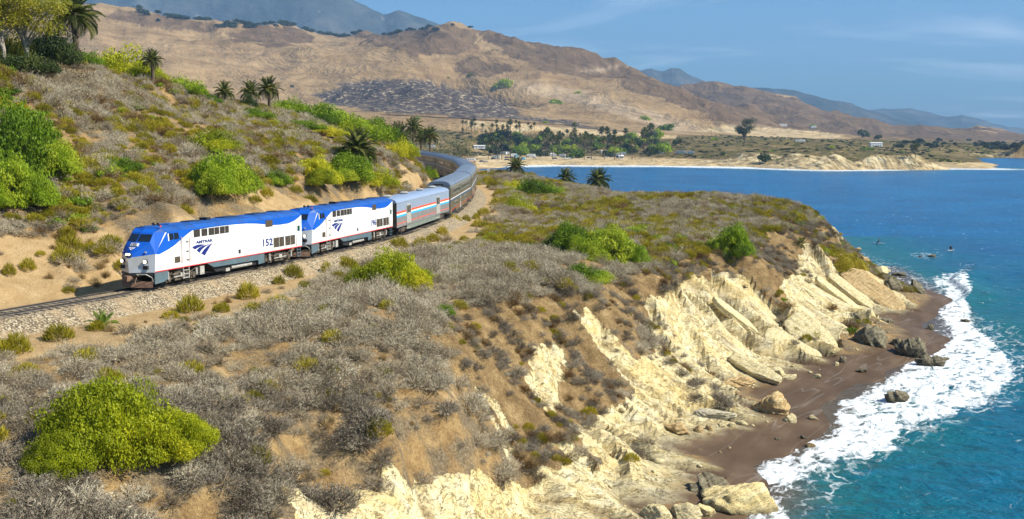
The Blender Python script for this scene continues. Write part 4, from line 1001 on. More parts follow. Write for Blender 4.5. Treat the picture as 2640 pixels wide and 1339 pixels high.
def make_superliner():
    S = empty('passenger_car'); H = 12.95; W = 1.55
    MB().prism([(W, .45), (W, 4.15), (-W, 4.15), (-W, .45)], -H, H, 'x').build('body', m_steel, S)
    arc = [(W*math.cos(t)**.6 if t < 1.57 else 0, 4.15+.72*math.sin(t)) for t in np.linspace(0, math.pi/2, 8)]
    r = MB().prism(arc+[(-y, z) for y, z in reversed(arc[:-1])], -H-.03, H+.03, 'x')
    r.build('roof', m_roof, S, smooth_=False)
    rb = MB()
    for k in range(-4, 5):
        y = k*.32; zz = np.interp(abs(y), [a[0] for a in reversed(arc)], [a[1] for a in reversed(arc)]); rb.box(-H, H, y-.02, y+.02, zz-.02, zz+.035)
    rb.build('roof_ribs', m_roof, S)
    for sg in (1, -1):
        side_sheet('cream_stripe', [(H, 2.36), (-H, 2.36), (-H, 2.50), (H, 2.50)], m_cream, S, y0=W, sg=sg)
        side_sheet('blue_stripe', [(H, 2.16), (-H, 2.16), (-H, 2.355), (H, 2.355)], m_darkblue, S, y0=W, sg=sg)
        side_sheet('sill_stripe', [(H, .92), (-H, .92), (-H, .98), (H, .98)], m_orange, S, y0=W, sg=sg)
        side_sheet('letterboard', [(H, 3.86), (-H, 3.86), (-H, 4.12), (H, 4.12)], plain('bare_steel', (.40, .37, .30), .4, .1, 1, .6), S, y0=W, sg=sg)
        xs = [9.6-1.32*k for k in range(6)]+[-1.0-1.32*k for k in range(8)]
        for x in xs:
            w = side_sheet('window', [(x+.5, 3.0), (x-.5, 3.0), (x-.5, 3.68), (x+.5, 3.68)], m_pale, S, y0=W, t=.014, sg=sg)
            side_sheet('pane', [(x+.43, 3.07), (x-.43, 3.07), (x-.43, 3.61), (x+.43, 3.61)], m_glass, w, y0=W+.014, t=.006, sg=sg)
        for x in (8.4, 7.0, 5.6, -3.2, -4.6, -6.0):
            w = side_sheet('window', [(x+.5, 1.28), (x-.5, 1.28), (x-.5, 1.86), (x+.5, 1.86)], m_pale, S, y0=W, t=.014, sg=sg)
            side_sheet('pane', [(x+.43, 1.35), (x-.43, 1.35), (x-.43, 1.79), (x+.43, 1.79)], m_glass, w, y0=W+.014, t=.006, sg=sg)
        d = side_sheet('door', [(1.9, .5), (.9, .5), (.9, 2.1), (1.9, 2.1)], m_pale, S, y0=W, t=.012, sg=sg)
        side_sheet('pane', [(1.6, 1.4), (1.2, 1.4), (1.2, 1.9), (1.6, 1.9)], m_glass, d, y0=W+.012, t=.006, sg=sg)
    for e in (-1, 1):
        MB().box(min(e*(H-.02), e*(H+.03)), max(e*(H-.02), e*(H+.03)), -1.5, 1.5, .6, 4.2).build('end_wall', plain('end_grey', (.27, .28, .25), .5, .2, 1.2, .3), S)
        g = MB().box(min(e*H, e*(H+.4)), max(e*H, e*(H+.4)), -.6, .6, 2.3, 4.5).build('gangway', m_black, S)
        MB().box(min(e*(H+.39), e*(H+.42)), max(e*(H+.39), e*(H+.42)), -.42, .42, 2.4, 4.3).build('gangway_door', m_pale, g)
    MB().box(-7, 7, -1.35, 1.35, .3, .46).build('underframe', m_black, S)
    bogie(S, 9.1, 2.6, .46, False); bogie(S, -9.1, 2.6, .46, False)
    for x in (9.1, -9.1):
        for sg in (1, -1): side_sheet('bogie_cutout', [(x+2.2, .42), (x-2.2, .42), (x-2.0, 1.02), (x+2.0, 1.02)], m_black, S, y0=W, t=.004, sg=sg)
    return S
def copy_all(o, parent=None):
    c = o.copy(); col.objects.link(c)
    if parent is not None: c.parent = parent
    for ch in o.children: copy_all(ch, c)
    return c
sl1 = make_superliner()
_labels = ['bilevel silver passenger car directly behind the striped baggage car', 'second bilevel silver passenger car, at the outside of the bend', 'third bilevel passenger car, roof only in view at the tightest part of the bend',
           'fourth bilevel passenger car, its shaded inner side facing the hill', 'fifth bilevel passenger car, shaded, beside the vents of the dry hillside', 'last bilevel passenger car in view, vanishing behind the green bush on the hill']
_labels[4] = 'fifth bilevel passenger car, shaded, in front of the bare-limbed eucalyptus'
for i in range(6):
    o = sl1 if i == 0 else copy_all(sl1)
    put_car(o, 81.75+26.75*i, 9.1); tag(o, _labels[i], 'railway car', 'bilevel passenger cars of the train')
# ------------------------------------------------------------------ plants: meshes
rg = np.random.default_rng(11)
def rdirs(n, up=-1):
    d = rg.normal(size=(n*3, 3)); d /= np.linalg.norm(d, axis=1)[:, None]; d = d[d[:, 2] > up]; return d[:n]
def tri_blades(a, b, w):
    """slim triangles from a to b"""
    d = b-a; s = np.cross(d, rg.normal(size=d.shape)); s /= np.linalg.norm(s, axis=1)[:, None]+1e-9
    n = len(a); V = np.concatenate([a-s*w, a+s*w, b]); i = np.arange(n)
    return V, np.stack([i, i+n, i+2*n], 1)
def leaf_quads(c, size, nrm=None, aspect=.55):
    n = len(c); q = rg.normal(size=(n, 3)) if nrm is None else nrm+rg.normal(size=(n, 3))*.65
    q /= np.linalg.norm(q, axis=1)[:, None]; t = np.cross(q, rg.normal(size=(n, 3))); t /= np.linalg.norm(t, axis=1)[:, None]; b = np.cross(q, t)
    sz = (size*rg.uniform(.6, 1.3, n))[:, None]
    V = np.concatenate([c-t*sz, c-b*sz*aspect, c+t*sz, c+b*sz*aspect]); i = np.arange(n)
    return V, np.stack([i, i+n, i+2*n, i+3*n], 1)
def cat(*vf):
    V = []; F = []; k = 0
    for v, f in vf: V.append(v); F.append(f+k); k += len(v)
    return np.concatenate(V), F
def twig_mesh(name, n1, n2, h=.85, w=.016, spread=1.0, lean=.0):
    d = rdirs(n1, .02); e = d*np.array([spread, spread, h])*rg.uniform(.72, 1.06, (n1, 1))*(1+.18*np.sin(5*np.arctan2(d[:, 1], d[:, 0])+2*d[:, 2]))[:, None]
    a = e*rg.uniform(.05, .45, (n1, 1)); a[:, 2] = np.maximum(a[:, 2], 0)-.05
    v1 = tri_blades(a, e, w)
    k = rg.integers(0, n1, n2); f = rg.uniform(.50, 1.04, (n2, 1)); p = a[k]*(1-f)+e[k]*f
    g = d[k]*.9+rg.normal(size=(n2, 3))*.85+np.array([0, 0, .3]); g /= np.linalg.norm(g, axis=1)[:, None]
    v2 = tri_blades(p, p+g*rg.uniform(.07, .19, (n2, 1)), w)
    V, F = cat(v1, v2); V[:, 2] = np.maximum(V[:, 2], -.1)
    return np_mesh(name, V, F)
def blob_pts(n, lumps, sx=1, sy=1, sz=.8, seed=0, flat=.0, rs=1.0):
    r = np.random.default_rng(seed); d = r.normal(size=(lumps, 3)); d[:, 2] = np.abs(d[:, 2])*.9-flat; d /= np.linalg.norm(d, axis=1)[:, None]
    c = d*r.uniform(.42, .74+.14*(1-rs), (lumps, 1)); rad = r.uniform(.26, .46, lumps)*rs
    k = rg.integers(0, lumps, n); q = rdirs(n, -.6)
    while len(q) < n: q = np.concatenate([q, rdirs(n, -.6)])[:n]
    P = c[k]+q*rad[k][:, None]*np.where(rg.uniform(0, 1, (n, 1)) < .11, rg.uniform(1.0, 1.42, (n, 1)), rg.uniform(.68, 1.06, (n, 1))); S = np.array([sx, sy, sz])
    return P*S, q, c*S, rad
def bush_mesh(name, n, lumps, leaf, sz=.8, seed=0, rs=1.0, flat=0.15, aspect=.5):
    P, q, c, rad = blob_pts(n, lumps, sz=sz, seed=seed, flat=flat, rs=rs)
    k = P[:, 2] > -.06; P = P[k]; q = q[k]
    lf = leaf_quads(P, leaf, q, aspect)
    me = np_mesh(name, *[lf[0], [lf[1]]])
    return me
def stems_mesh(lumps, seed, sz=.8, flat=.15, r=.03):
    _, _, c, rad = blob_pts(4, lumps, sz=sz, seed=seed, flat=flat)
    mb = MB()
    for p in c: mb.path([(0, 0, -.1), tuple(p*.5+np.array([0, 0, .08])), tuple(p)], [r, r*.7, r*.3], 4)
    return mb.mesh('stems')
def spike_mesh(name, n, w=.02, h=.9):
    """dense rounded shrub of upright green sprigs"""
    d = rdirs(n, .0); r0 = rg.uniform(.45, .85, (n, 1)); a = d*r0*np.array([1, 1, h]); g = d*.7+np.array([0, 0, .75])+rg.normal(size=(n, 3))*.25
    g /= np.linalg.norm(g, axis=1)[:, None]
    V, F = cat(tri_blades(a, a+g*rg.uniform(.14, .34, (n, 1)), w)); V[:, 2] = np.maximum(V[:, 2], -.05)
    return np_mesh(name, V, F)

m_grey = leafy('dry_sage', [(.12, (.17, .13, .08)), (.34, (.32, .26, .175)), (.58, (.46, .39, .275)), (.85, (.60, .53, .39))], .12, .9, 1.5, .05)
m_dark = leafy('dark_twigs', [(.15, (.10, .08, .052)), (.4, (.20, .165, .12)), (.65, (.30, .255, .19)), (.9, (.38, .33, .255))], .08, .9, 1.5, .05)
m_tanb = leafy('straw', [(.2, (.26, .17, .075)), (.5, (.42, .29, .13)), (.8, (.52, .39, .2))], .2, .9, 1.5, .05)
m_rust = leafy('rust_brown_twigs', [(.2, (.12, .065, .03)), (.5, (.21, .125, .05)), (.8, (.28, .19, .08))], .15, .9, 1.5, .05)
m_olive = leafy('olive_foliage', [(.15, (.13, .115, .006)), (.45, (.30, .26, .012)), (.7, (.42, .345, .022)), (.9, (.50, .39, .04))], .25, .7, 1.5)
m_green = leafy('bright_foliage', [(.15, (.05, .095, .004)), (.42, (.15, .245, .008)), (.62, (.27, .37, .012)), (.85, (.44, .48, .03))], .38, .6, 1.1)
m_lime = leafy('yellow_green_foliage', [(.15, (.13, .16, .004)), (.40, (.32, .36, .008)), (.60, (.50, .49, .014)), (.85, (.64, .55, .03))], .42, .6, 1.1)
m_deep = leafy('dark_green_foliage', [(.2, (.016, .030, .006)), (.5, (.038, .060, .010)), (.8, (.075, .10, .018))], .2, .6, 1.1)
m_oak = leafy('oak_foliage', [(.2, (.012, .026, .014)), (.5, (.024, .044, .020)), (.8, (.045, .066, .026))], .15, .7, .3)
m_euc = leafy('eucalyptus_foliage', [(.2, (.13, .14, .01)), (.5, (.30, .29, .02)), (.8, (.44, .38, .04))], .4, .55, .8)
m_greyeuc = leafy('grey_green_foliage', [(.2, (.055, .065, .032)), (.5, (.12, .13, .065)), (.8, (.20, .20, .11))], .2, .7, .8)
m_bark = plain('pale_bark', (.30, .26, .21), .9, .35, 1.5, 0, .1)
m_brownbark = plain('brown_bark', (.13, .095, .065), .95, .35, 2, 0, .1)
m_frond = leafy('palm_frond', [(.2, (.045, .062, .012)), (.5, (.095, .115, .018)), (.8, (.19, .19, .045))], .15, .5, .8, .3)
m_frondlight = leafy('young_palm_frond', [(.2, (.06, .11, .008)), (.5, (.12, .20, .012)), (.8, (.22, .29, .03))], .25, .5, .8, .3)
m_dryfrond = leafy('dry_frond', [(.2, (.16, .12, .07)), (.5, (.28, .225, .14)), (.8, (.38, .31, .2))], .1, .8, .8, .1)
m_dates = plain('orange_date_stalks', (.52, .19, .02), .7, .25, 4)

TW = [twig_mesh('sage_twigs', 210, 1150, .78, .013) for i in range(5)]+[twig_mesh('sage_twigs', 320, 620, .95, .013, .95) for i in range(1)]
DK = [twig_mesh('dark_twigs', 170, 1150, .66, .014, 1.05) for i in range(4)]
TN = [twig_mesh('straw_tuft', 360, 60, 1.1, .02, .75) for i in range(2)]
OL = [spike_mesh('olive_sprigs', 850, .024) for i in range(4)]
BU = [bush_mesh('leaf_mass', 4600, 30+3*i, .038, .8, 20+i, rs=.75) for i in range(5)]
LB = [bush_mesh('leaf_mass_small', 700, 9, .085, .75, 40+i) for i in range(3)]
for ms, mt in ((TW, m_grey), (DK, m_dark), (TN, m_tanb), (OL, m_olive), (BU, m_green), (LB, m_green)):
    for me in ms: me.materials.append(mt)
RU = [twig_mesh('rust_twigs', 240, 500, .75, .018) for i in range(2)]
for me in RU: me.materials.append(m_rust)

# ------------------------------------------------------------------ where the scrub grows
def visible(x, y, z, lift=.6):
    ok = np.ones(len(x), bool); f = np.linspace(.25, .975, 60)
    for k in f:
        ok &= (zat(x*k, y*k) < CAMH+(z+lift-CAMH)*k+.02) | (y*k < NY0)
    return ok
GREENZ = []           # filled by the green bushes so that twigs keep clear of them
BUSHES = [  # u, v of the foot, width px, height px, mesh, material, lobes, label
    (285, 1200, 450, 285, 'big', m_lime, 'largest round yellow-green bush in the lower left among grey sage'),
    (55, 470, 265, 215, 'big2', m_green, 'tall bright green bush at the left end of the slope, upper of two'),
    (30, 535, 190, 140, 'big2', m_green, 'bright green bush low on the left slope, lower of two'),
    (560, 505, 195, 120, 'big2', m_green, 'bright green bush on the bank above the leading locomotive'),
    (530, 395, 120, 80, 3, m_lime, 'pale yellow-green bush in the middle of the scrubby slope'),
    (310, 185, 140, 110, 4, m_lime, 'rounded lime bush on the ridge beside the small palm crown'),
    (375, 205, 85, 60, 0, m_lime, 'lower lime bush on the ridge directly under the small palm crown'),
    (470, 245, 105, 66, 1, m_green, 'green bush on the ridge line left of the low palm'),
    (520, 262, 60, 36, 2, m_green, 'small dense green bush on the ridge just left of the low palm'),
    (135, 178, 140, 118, 3, m_deep, 'big round dark green bush below the eucalyptus on the ridge'),
    (625, 278, 60, 46, 4, m_deep, 'dark bush at the foot of the twin palms'),
    (300, 440, 90, 45, 0, m_green, 'small bright green bush among grey twigs halfway up the slope'),
    (725, 290, 95, 58, 1, m_green, 'green bush on the ridge right of the twin palms'),
    (800, 312, 130, 78, 2, m_green, 'broad green bush on the ridge right of the twin palms, second along'),
    (870, 345, 130, 82, 3, m_green, 'green bush on the ridge above the spreading palm'),
    (820, 345, 90, 40, 4, m_lime, 'pale green bush below the ridge line left of the spreading palm'),
    (945, 352, 105, 70, 0, m_green, 'green bush on the ridge right above the spreading palm'),
    (1000, 405, 80, 62, 1, m_lime, 'lime bush hiding the tail of the train'),
    (790, 470, 150, 80, 'big2', m_lime, 'yellow-green bush on the bank left of the spreading palm'),
    (880, 480, 165, 80, 'big2', m_green, 'bright green bush directly below the spreading palm'),
    (950, 485, 90, 60, 4, m_lime, 'yellow-green bush on the bank above the second locomotive rear'),
    (1078, 450, 34, 36, 0, m_green, 'small green bush at the foot of the bank by the bending cars'),
    (1435, 650, 150, 100, 'big2', m_green, 'bright green bush on the cliff top, left lobe of the wind-pressed pair'),
    (1530, 665, 185, 105, 'big2', m_green, 'bright green bush on the cliff top, right lobe of the wind-pressed pair'),
    (1470, 715, 110, 70, 3, m_green, 'bright green bush hanging over bare dead branches at the cliff edge'),
    (1845, 650, 120, 92, 'big2', m_green, 'sloping bright green bush at the brow of the seaward cliff'),
    (1300, 540, 80, 60, 0, m_lime, 'yellow-green bush beside the track bend on the headland, nearest the camera'),
    (1350, 500, 110, 70, 1, m_green, 'bright green bush on the headland just beyond the yellow-green one'),
    (1290, 482, 60, 36, 2, m_lime, 'low lime bush close to the outside of the rail bend'),
    (985, 745, 210, 125, 'big2', m_lime, 'large yellow-green bush between the ballast and the grey scrub'),
    (1115, 795, 52, 42, 3, m_green, 'little green bush at the edge of the bare gully'),
    (1600, 590, 80, 26, 4, m_green, 'low patchy green bush in the middle of the headland'),
    (2128, 692, 92, 52, 0, m_olive, 'olive brown bush spread over the far seaward cliff'),
    (55, 192, 150, 66, 1, m_deep, 'dark green bush in front of the bare eucalyptus trunk'), (215, 150, 70, 50, 2, m_green, 'green bush at the foot of the large date palm'), (640, 300, 90, 36, 3, m_green, 'low green bush just below the twin palms'),
    (690, 470, 70, 50, 0, m_green, 'green bush on the bank between two larger clumps above the locomotives'), (760, 330, 90, 36, 2, m_green, 'green bush on the upper slope below the ridge bushes'), (900, 440, 60, 40, 1, m_lime, 'lime bush tucked under the left of the spreading palm'), (1010, 350, 70, 44, 2, m_green, 'green bush on the ridge in front of the palm cluster'),
    (820, 265, 60, 18, 1, m_lime, 'thin lime bush just behind the ridge crest'),
    (85, 130, 90, 66, 2, m_euc, 'yellow-green bush under the eucalyptus trunk at the far left'),
    (20, 150, 110, 90, 4, m_euc, 'yellowish bush at the left edge under the eucalyptus'),
]
big1 = bush_mesh('leaf_mass_dense', 46000, 130, .0155, .55, 77, flat=.05, rs=.52); big2 = bush_mesh('leaf_mass_dense', 16000, 60, .025, .66, 78, rs=.62)
def ground_or(u, v, dmax=330):
    """ground on the sight line, or the last near ground just under it"""
    h = ground_hit(u, v)
    for dv in range(0, 60, 4):
        h = ground_hit(u, v+dv)
        if h and h[1] < dmax: return h
    return h
STM = stems_mesh(10, 21); STM.materials.append(m_brownbark)
for u, v, w, hh, kind, mt, lab in BUSHES:
    x, y, z = ground_or(u, v-.10*hh if y_ok else v) if (y_ok := True) else None
    g_ = 1.0 if kind in ('big', 'big2') or mt in (m_deep, m_olive) else 1.18
    k = 1.02484*y/FOC; rx = w*k/2*g_*1.02; rz = hh*k*.70*g_ if g_ > 1 else hh*k*.92
    src = big1 if kind == 'big' else big2 if kind == 'big2' else BU[kind]
    me = src
    if mt is not m_green or src in (big1, big2):
        me = src.copy(); me.materials.clear(); me.materials.append(mt)
    yy = y+rx*.35; xx = x*yy/y
    zz = min(gz(xx, yy), z+rz*.35)
    t = empty('green_bush', (xx, yy, zz-.1)); t.rotation_euler[2] = rnd.uniform(0, 6.3)
    sc = rx/.98; sz = rz/(.80 if kind not in ('big', 'big2') else .68)
    rn = random.Random(len(GREENZ)+3)
    link('foliage', me, None, t, scale=(sc*.92, sc*.92, sz))
    for q in range(3):
        a = q*2.1+rn.uniform(-.6, .6); f = rn.uniform(.42, .66); link('foliage', me, None, t, (math.cos(a)*rx*.72, math.sin(a)*rx*.72, 0), (0, 0, rn.uniform(0, 6)), (sc*f, sc*f, sz*f*rn.uniform(.8, 1.15)))
    reg(link('stems', STM, None, t, scale=(sc*.8, sc*.8, sz*.8)))
    tag(t, lab, 'bush', 'green bushes on the slopes and cliff top')
    GREENZ.append((xx, yy, rx))
OLIVES = [(475, 792, 82, 58), (620, 757, 68, 56), (735, 705, 60, 48), (765, 742, 44, 36), (560, 792, 40, 36), (140, 862, 88, 55), (35, 897, 80, 72), (240, 838, 52, 36), (66, 692, 48, 42), (820, 692, 36, 36), (875, 688, 60, 48),
          (1000, 632, 66, 40), (1060, 627, 56, 34), (1088, 612, 46, 28), (1112, 597, 36, 32), (1142, 565, 44, 26), (1172, 562, 30, 22), (1198, 556, 24, 20), (1216, 548, 40, 28), (1252, 522, 48, 28), (300, 694, 44, 36), (20, 700, 40, 40), (545, 788, 30, 26),
          (1240, 480, 40, 30), (1255, 500, 36, 24), (1228, 462, 30, 20), (1270, 515, 40, 22), (700, 720, 36, 30), (860, 668, 36, 24), (1350, 690, 46, 26), (1300, 700, 36, 22), (670, 505, 40, 36), (150, 395, 60, 34), (640, 520, 40, 24)]
def side_word(u, v):
    if v < 520 and u < 1000: return 'on the hillside above the train'
    return 'beside the ballast'
for i, (u, v, w, hh) in enumerate(OLIVES):
    x, y, z = ground_or(u, v-4); k = 1.02484*y/FOC; rx = w*k/2
    o = link('olive_shrub', OL[i % 4], None, loc=(x, y+rx*.4, gz(x, y+rx*.4)-.03), rot=(0, 0, rnd.uniform(0, 6)), scale=(rx*1.05, rx*1.05, hh*k*.92))
    GREENZ.append((x, y+rx*.4, rx))
    S_, O_ = track_coord(np.array([x]), np.array([y])); S_, O_ = S_[0], O_[0]
    if O_ < 0: lab = 'small olive-yellow rounded shrub on the sandy bank on the inner side of the rails'
    elif S_ < 18: lab = 'olive-yellow rounded shrub between the ballast and the grey scrub, in front of the leading locomotive'
    elif S_ < 41: lab = 'olive-yellow rounded shrub along the ballast below the second locomotive'
    elif S_ < 70: lab = 'olive-yellow rounded shrub in the row along the ballast below the striped baggage car'
    else: lab = 'olive-yellow rounded shrub outside the rail bend, beside the first bilevel cars'
    tag(o, lab, 'shrub', 'olive shrubs near the rails, '+lab.split(', ')[-1][:40])
# -- the mass of dry scrub
def scatter_all():
    n = 130000
    X = rg.uniform(-84, 74, n); Y = rg.uniform(38, 300, n); keep = (np.abs(X) < Y*.53+6) & (rg.uniform(0, 1, n) < np.interp(Y, [40, 80, 120, 300], [1, 1, .75, .42])); X, Y = X[keep], Y[keep]
    Z = zat(X, Y); u, v = project(X, Y, Z)
    sx = (zat(X+.5, Y)-zat(X-.5, Y)); sy = zat(X, Y+.5)-zat(X, Y-.5); slope = np.hypot(sx, sy)
    rock = zmask(X, Y, Z, ROCKZ, 20, .5, 3.2) > .5; brown = (zmask(X, Y, Z, BROWNZ, 16, .5, 3.2) > .5) & ~rock; tan = zmask(X, Y, Z, TANZ, 10) > .5
    S, O = track_coord(X, Y)
    cl = fbm(X/5.5, Y/5.5, 3, 301); cl2 = fbm(X/16, Y/16, 3, 305)
    p = .62+.75*cl
    hill = O < 0; fore = (v > 790) & (u < 1135)
    p = np.where(hill, .85+.7*cl, p); p = np.where(fore, np.where(v > 930, 1.05, .60)+1.0*cl, p)
    head = (~hill) & (Y > 115); p = np.where(head, 1.0+.5*cl, p)
    cs = fbm((.94*X-.34*Y)/9, (.34*X+.94*Y)/1.6, 3, 340); p = np.where(brown, .85+.5*cl+1.3*cs, p); p = np.where(rock, -.30+.6*cl2+.35*cl+.6*cs, p); p = np.where(tan, .10+.35*cl, p)
    bankbare = hill & (O > -11) & (O < -5) & (Y < 130); p = np.where(bankbare, .04+.55*cl, p)
    p = np.where(slope > 1.1, p*.35, p)
    ok = (Z > 1.6) & (np.abs(O+.4) > 5.4) & (rg.uniform(0, 1, len(X)) < p) & (u > -120) & (u < 2700) & (v < 1420)
    for gx_, gy_, r in GREENZ: ok &= (X-gx_)**2+(Y-gy_)**2 > (r*.80)**2
    X, Y, Z, cl, cl2, O, u, v, rock, brown, fore, head, hill, tan = [a[ok] for a in (X, Y, Z, cl, cl2, O, u, v, rock, brown, fore, head, hill, tan)]
    n = len(X); q = rg.uniform(0, 1, n); gl = fbm(X/8, Y/8, 3, 320); gl2 = fbm(X/3, Y/3, 2, 330)
    kind = np.zeros(n, int)                                          # 0 sage 1 dark 2 straw 3 olive 4 rust 5 small green
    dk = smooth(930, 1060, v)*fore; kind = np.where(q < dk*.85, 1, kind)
    far_mix = (hill | head)
    ol = far_mix & (rg.uniform(0, 1, n) < .46+1.0*gl); kind = np.where(ol, 3, kind)
    kind = np.where(far_mix & (rg.uniform(0, 1, n) < .14+.5*gl2), 4, kind)
    kind = np.where(far_mix & (rg.uniform(0, 1, n) < .03+.22*gl), 5, kind)
    kind = np.where(brown | rock, np.where(q < .62, 1, np.where(q < .8, 4, np.where(q < .9, 3, 0))), kind)
    kind = np.where(tan & (kind != 1), np.where(q < .5, 2, np.where(q < .8, 3, 0)), kind)
    kind = np.where(fore & (rg.uniform(0, 1, n) < .07+.25*gl), 2, kind)
    kind = np.where(~far_mix & ~brown & ~rock & (rg.uniform(0, 1, n) < .03+.16*gl2), 3, kind)
    size = rg.uniform(.38, 1.12, n)**1.2*1.12*(1+.5*np.clip(cl, -.4, .8)); size = np.where(head, size*1.0, size); size = np.where(brown | rock, size*.72, size); size = np.where(kind == 5, size*1.0, size); size = np.where(kind == 2, size*.62, size); size = np.where(kind == 3, size*.82, size)
    return X, Y, Z, kind, size, u, v, hill, fore, head, brown | rock
SX_, SY_, SZ_, SK, SS, SU, SV, s_hill, s_fore, s_head, s_cliff = scatter_all()
vis = visible(SX_, SY_, SZ_) & (SU > 0) & (SU < 2576) & (SV < 1330)
def instances(name, idx, protos, label, flat=1.0, data=None):
    """the remaining plants of a kind as one mass"""
    V, S1 = data if data else (np.stack([SX_[idx], SY_[idx], SZ_[idx]-.05], 1), SS[idx])
    idx = np.arange(len(V))
    me = bpy.data.meshes.new(name); me.vertices.add(len(V)); me.vertices.foreach_set('co', V.astype(np.float32).ravel()); me.update()
    attr(me, 'size', S1); attr(me, 'turn', rg.uniform(0, 6.28, len(idx))); 
    a = me.attributes.new('pick', 'INT', 'POINT'); a.data.foreach_set('value', rg.integers(0, len(protos), len(idx)).astype(np.int32))
    o = link(name, me); tag(o, label, None, None, 'stuff')
    g = bpy.data.node_groups.new(name, 'GeometryNodeTree')
    g.interface.new_socket('Geometry', in_out='INPUT', socket_type='NodeSocketGeometry'); g.interface.new_socket('Geometry', in_out='OUTPUT', socket_type='NodeSocketGeometry')
    N, L = g.nodes.new, g.links.new
    gi = N('NodeGroupInput'); go = N('NodeGroupOutput'); ip = N('GeometryNodeInstanceOnPoints'); jn = N('GeometryNodeJoinGeometry')
    for p in protos:
        oi = N('GeometryNodeObjectInfo'); oi.inputs['Object'].default_value = p; oi.inputs['As Instance'].default_value = True; oi.transform_space = 'ORIGINAL'
        L(oi.outputs['Geometry'], jn.inputs[0])
    def na(nm, ty):
        q = N('GeometryNodeInputNamedAttribute'); q.data_type = ty; q.inputs[0].default_value = nm; return [s for s in q.outputs if s.enabled and s.name == 'Attribute'][0]
    cx = N('ShaderNodeCombineXYZ'); L(na('turn', 'FLOAT'), cx.inputs[2])
    sc = N('ShaderNodeCombineXYZ'); s_ = na('size', 'FLOAT'); mu = N('ShaderNodeMath'); mu.operation = 'MULTIPLY'; mu.inputs[1].default_value = flat; L(s_, mu.inputs[0])
    L(s_, sc.inputs[0]); L(s_, sc.inputs[1]); L(mu.outputs[0], sc.inputs[2])
    L(gi.outputs[0], ip.inputs['Points']); L(jn.outputs[0], ip.inputs['Instance']); ip.inputs['Pick Instance'].default_value = True; L(na('pick', 'INT'), ip.inputs['Instance Index'])
    L(cx.outputs[0], ip.inputs['Rotation']); L(sc.outputs[0], ip.inputs['Scale']); L(ip.outputs[0], go.inputs[0])
    md = o.modifiers.new('plants', 'NODES'); md.node_group = g
    return o
MARKS = [(285, 1050, 'the biggest yellow-green bush'), (258, 800, 'the palm seedling'), (985, 700, 'the large bush by the ballast'), (475, 780, 'the round shrub by the leading locomotive'), (1115, 785, 'the little green bush by the gully'), (1470, 640, 'the wind-pressed green bushes'),
         (1845, 620, 'the sloping bush at the cliff brow'), (560, 460, 'the bush above the leading locomotive'), (60, 400, 'the tall bush at the left end'), (300, 425, 'the small green bush halfway up'), (530, 350, 'the pale bush in mid slope'), (902, 376, 'the spreading palm'), (650, 240, 'the twin palms'), (384, 152, 'the ridge-top palm'),
         (135, 120, 'the round dark bush'), (1300, 520, 'the bush beside the rail bend'), (1500, 455, 'the two palms against the bay'), (1680, 490, 'the rim over the bay'), (2090, 600, 'the far brow of the headland'), (700, 730, 'the olive shrubs by the ballast'), (480, 1260, 'the bottom edge'), (860, 1200, 'the cream cliff edge'), (50, 880, 'the olive pair at the left edge'), (1010, 920, 'the head of the gully'), (620, 1010, 'the gap in the grey scrub'),
         (1300, 1000, 'the pale streak of the gully'), (1700, 740, 'the top of the cream cliff'), (1950, 680, 'the far cream cliff'), (1500, 870, 'the long pale rib'), (100, 640, 'the bare bank by the rails'), (720, 450, 'the bushes left of the spreading palm'), (1180, 700, 'the cliff-top path')]
def near_mark(u, v, marks=None):
    """a place in words: the landmark nearest in view, and on which side of it"""
    m = min(marks or MARKS, key=lambda q: (q[0]-u)**2+(1.5*(q[1]-v))**2); dx, dy = u-m[0], 1.5*(v-m[1]); r = math.hypot(dx, dy)
    side = ('right of ' if dx > 0 else 'left of ') if abs(dx) > abs(dy) else ('below ' if dy > 0 else 'above ')
    return ('just ' if r < 90 else 'well ' if r > 210 else '')+side+m[2]
def where_label(i): return near_mark(SU[i], SV[i])
KN = [('sage_shrub', TW, 'pale grey twiggy dry shrub', 'shrub', 190, 'grey_scrub'), ('twig_shrub', DK, 'dark grey-brown leafless shrub', 'shrub', 90, 'dark_scrub'), ('straw_tuft', TN, 'straw-coloured dry grass tuft', 'grass tuft', 40, 'straw_tufts'),
      ('olive_shrub', OL, 'low olive-green scrub plant', 'shrub', 80, 'olive_scrub'), ('rust_shrub', RU, 'reddish-brown dry shrub', 'shrub', 30, 'rust_scrub'), ('leafy_shrub', LB, 'small bright green leafy shrub', 'shrub', 30, 'leafy_scrub')]
for k, (nm, ms, what, catn, cap, mass) in enumerate(KN):
    idx = np.nonzero(SK == k)[0]
    if not len(idx): continue
    px = np.where(vis[idx], SS[idx]/SY_[idx], 0); order = idx[np.argsort(-px)]
    first, rest = order[:cap], order[cap:]
    objs = []
    for j, i in enumerate(first):
        s = float(SS[i])
        o = link(nm, ms[j % len(ms)], None, loc=(SX_[i], SY_[i], SZ_[i]-.05), rot=(0, 0, rnd.uniform(0, 6.28)), scale=(s, s*rnd.uniform(.85, 1.15), s*rnd.uniform(.85, 1.1)))
        w = where_label(i); tag(o, ('tall ' if SS[i] > .95 else 'low ' if SS[i] < .7 and not what.startswith(('low', 'small')) else '')+what+' '+w, catn, what+'s '+w); objs.append(o)
    if len(rest): instances(mass, rest, objs[:len(ms)], what+'s massed over the slopes')
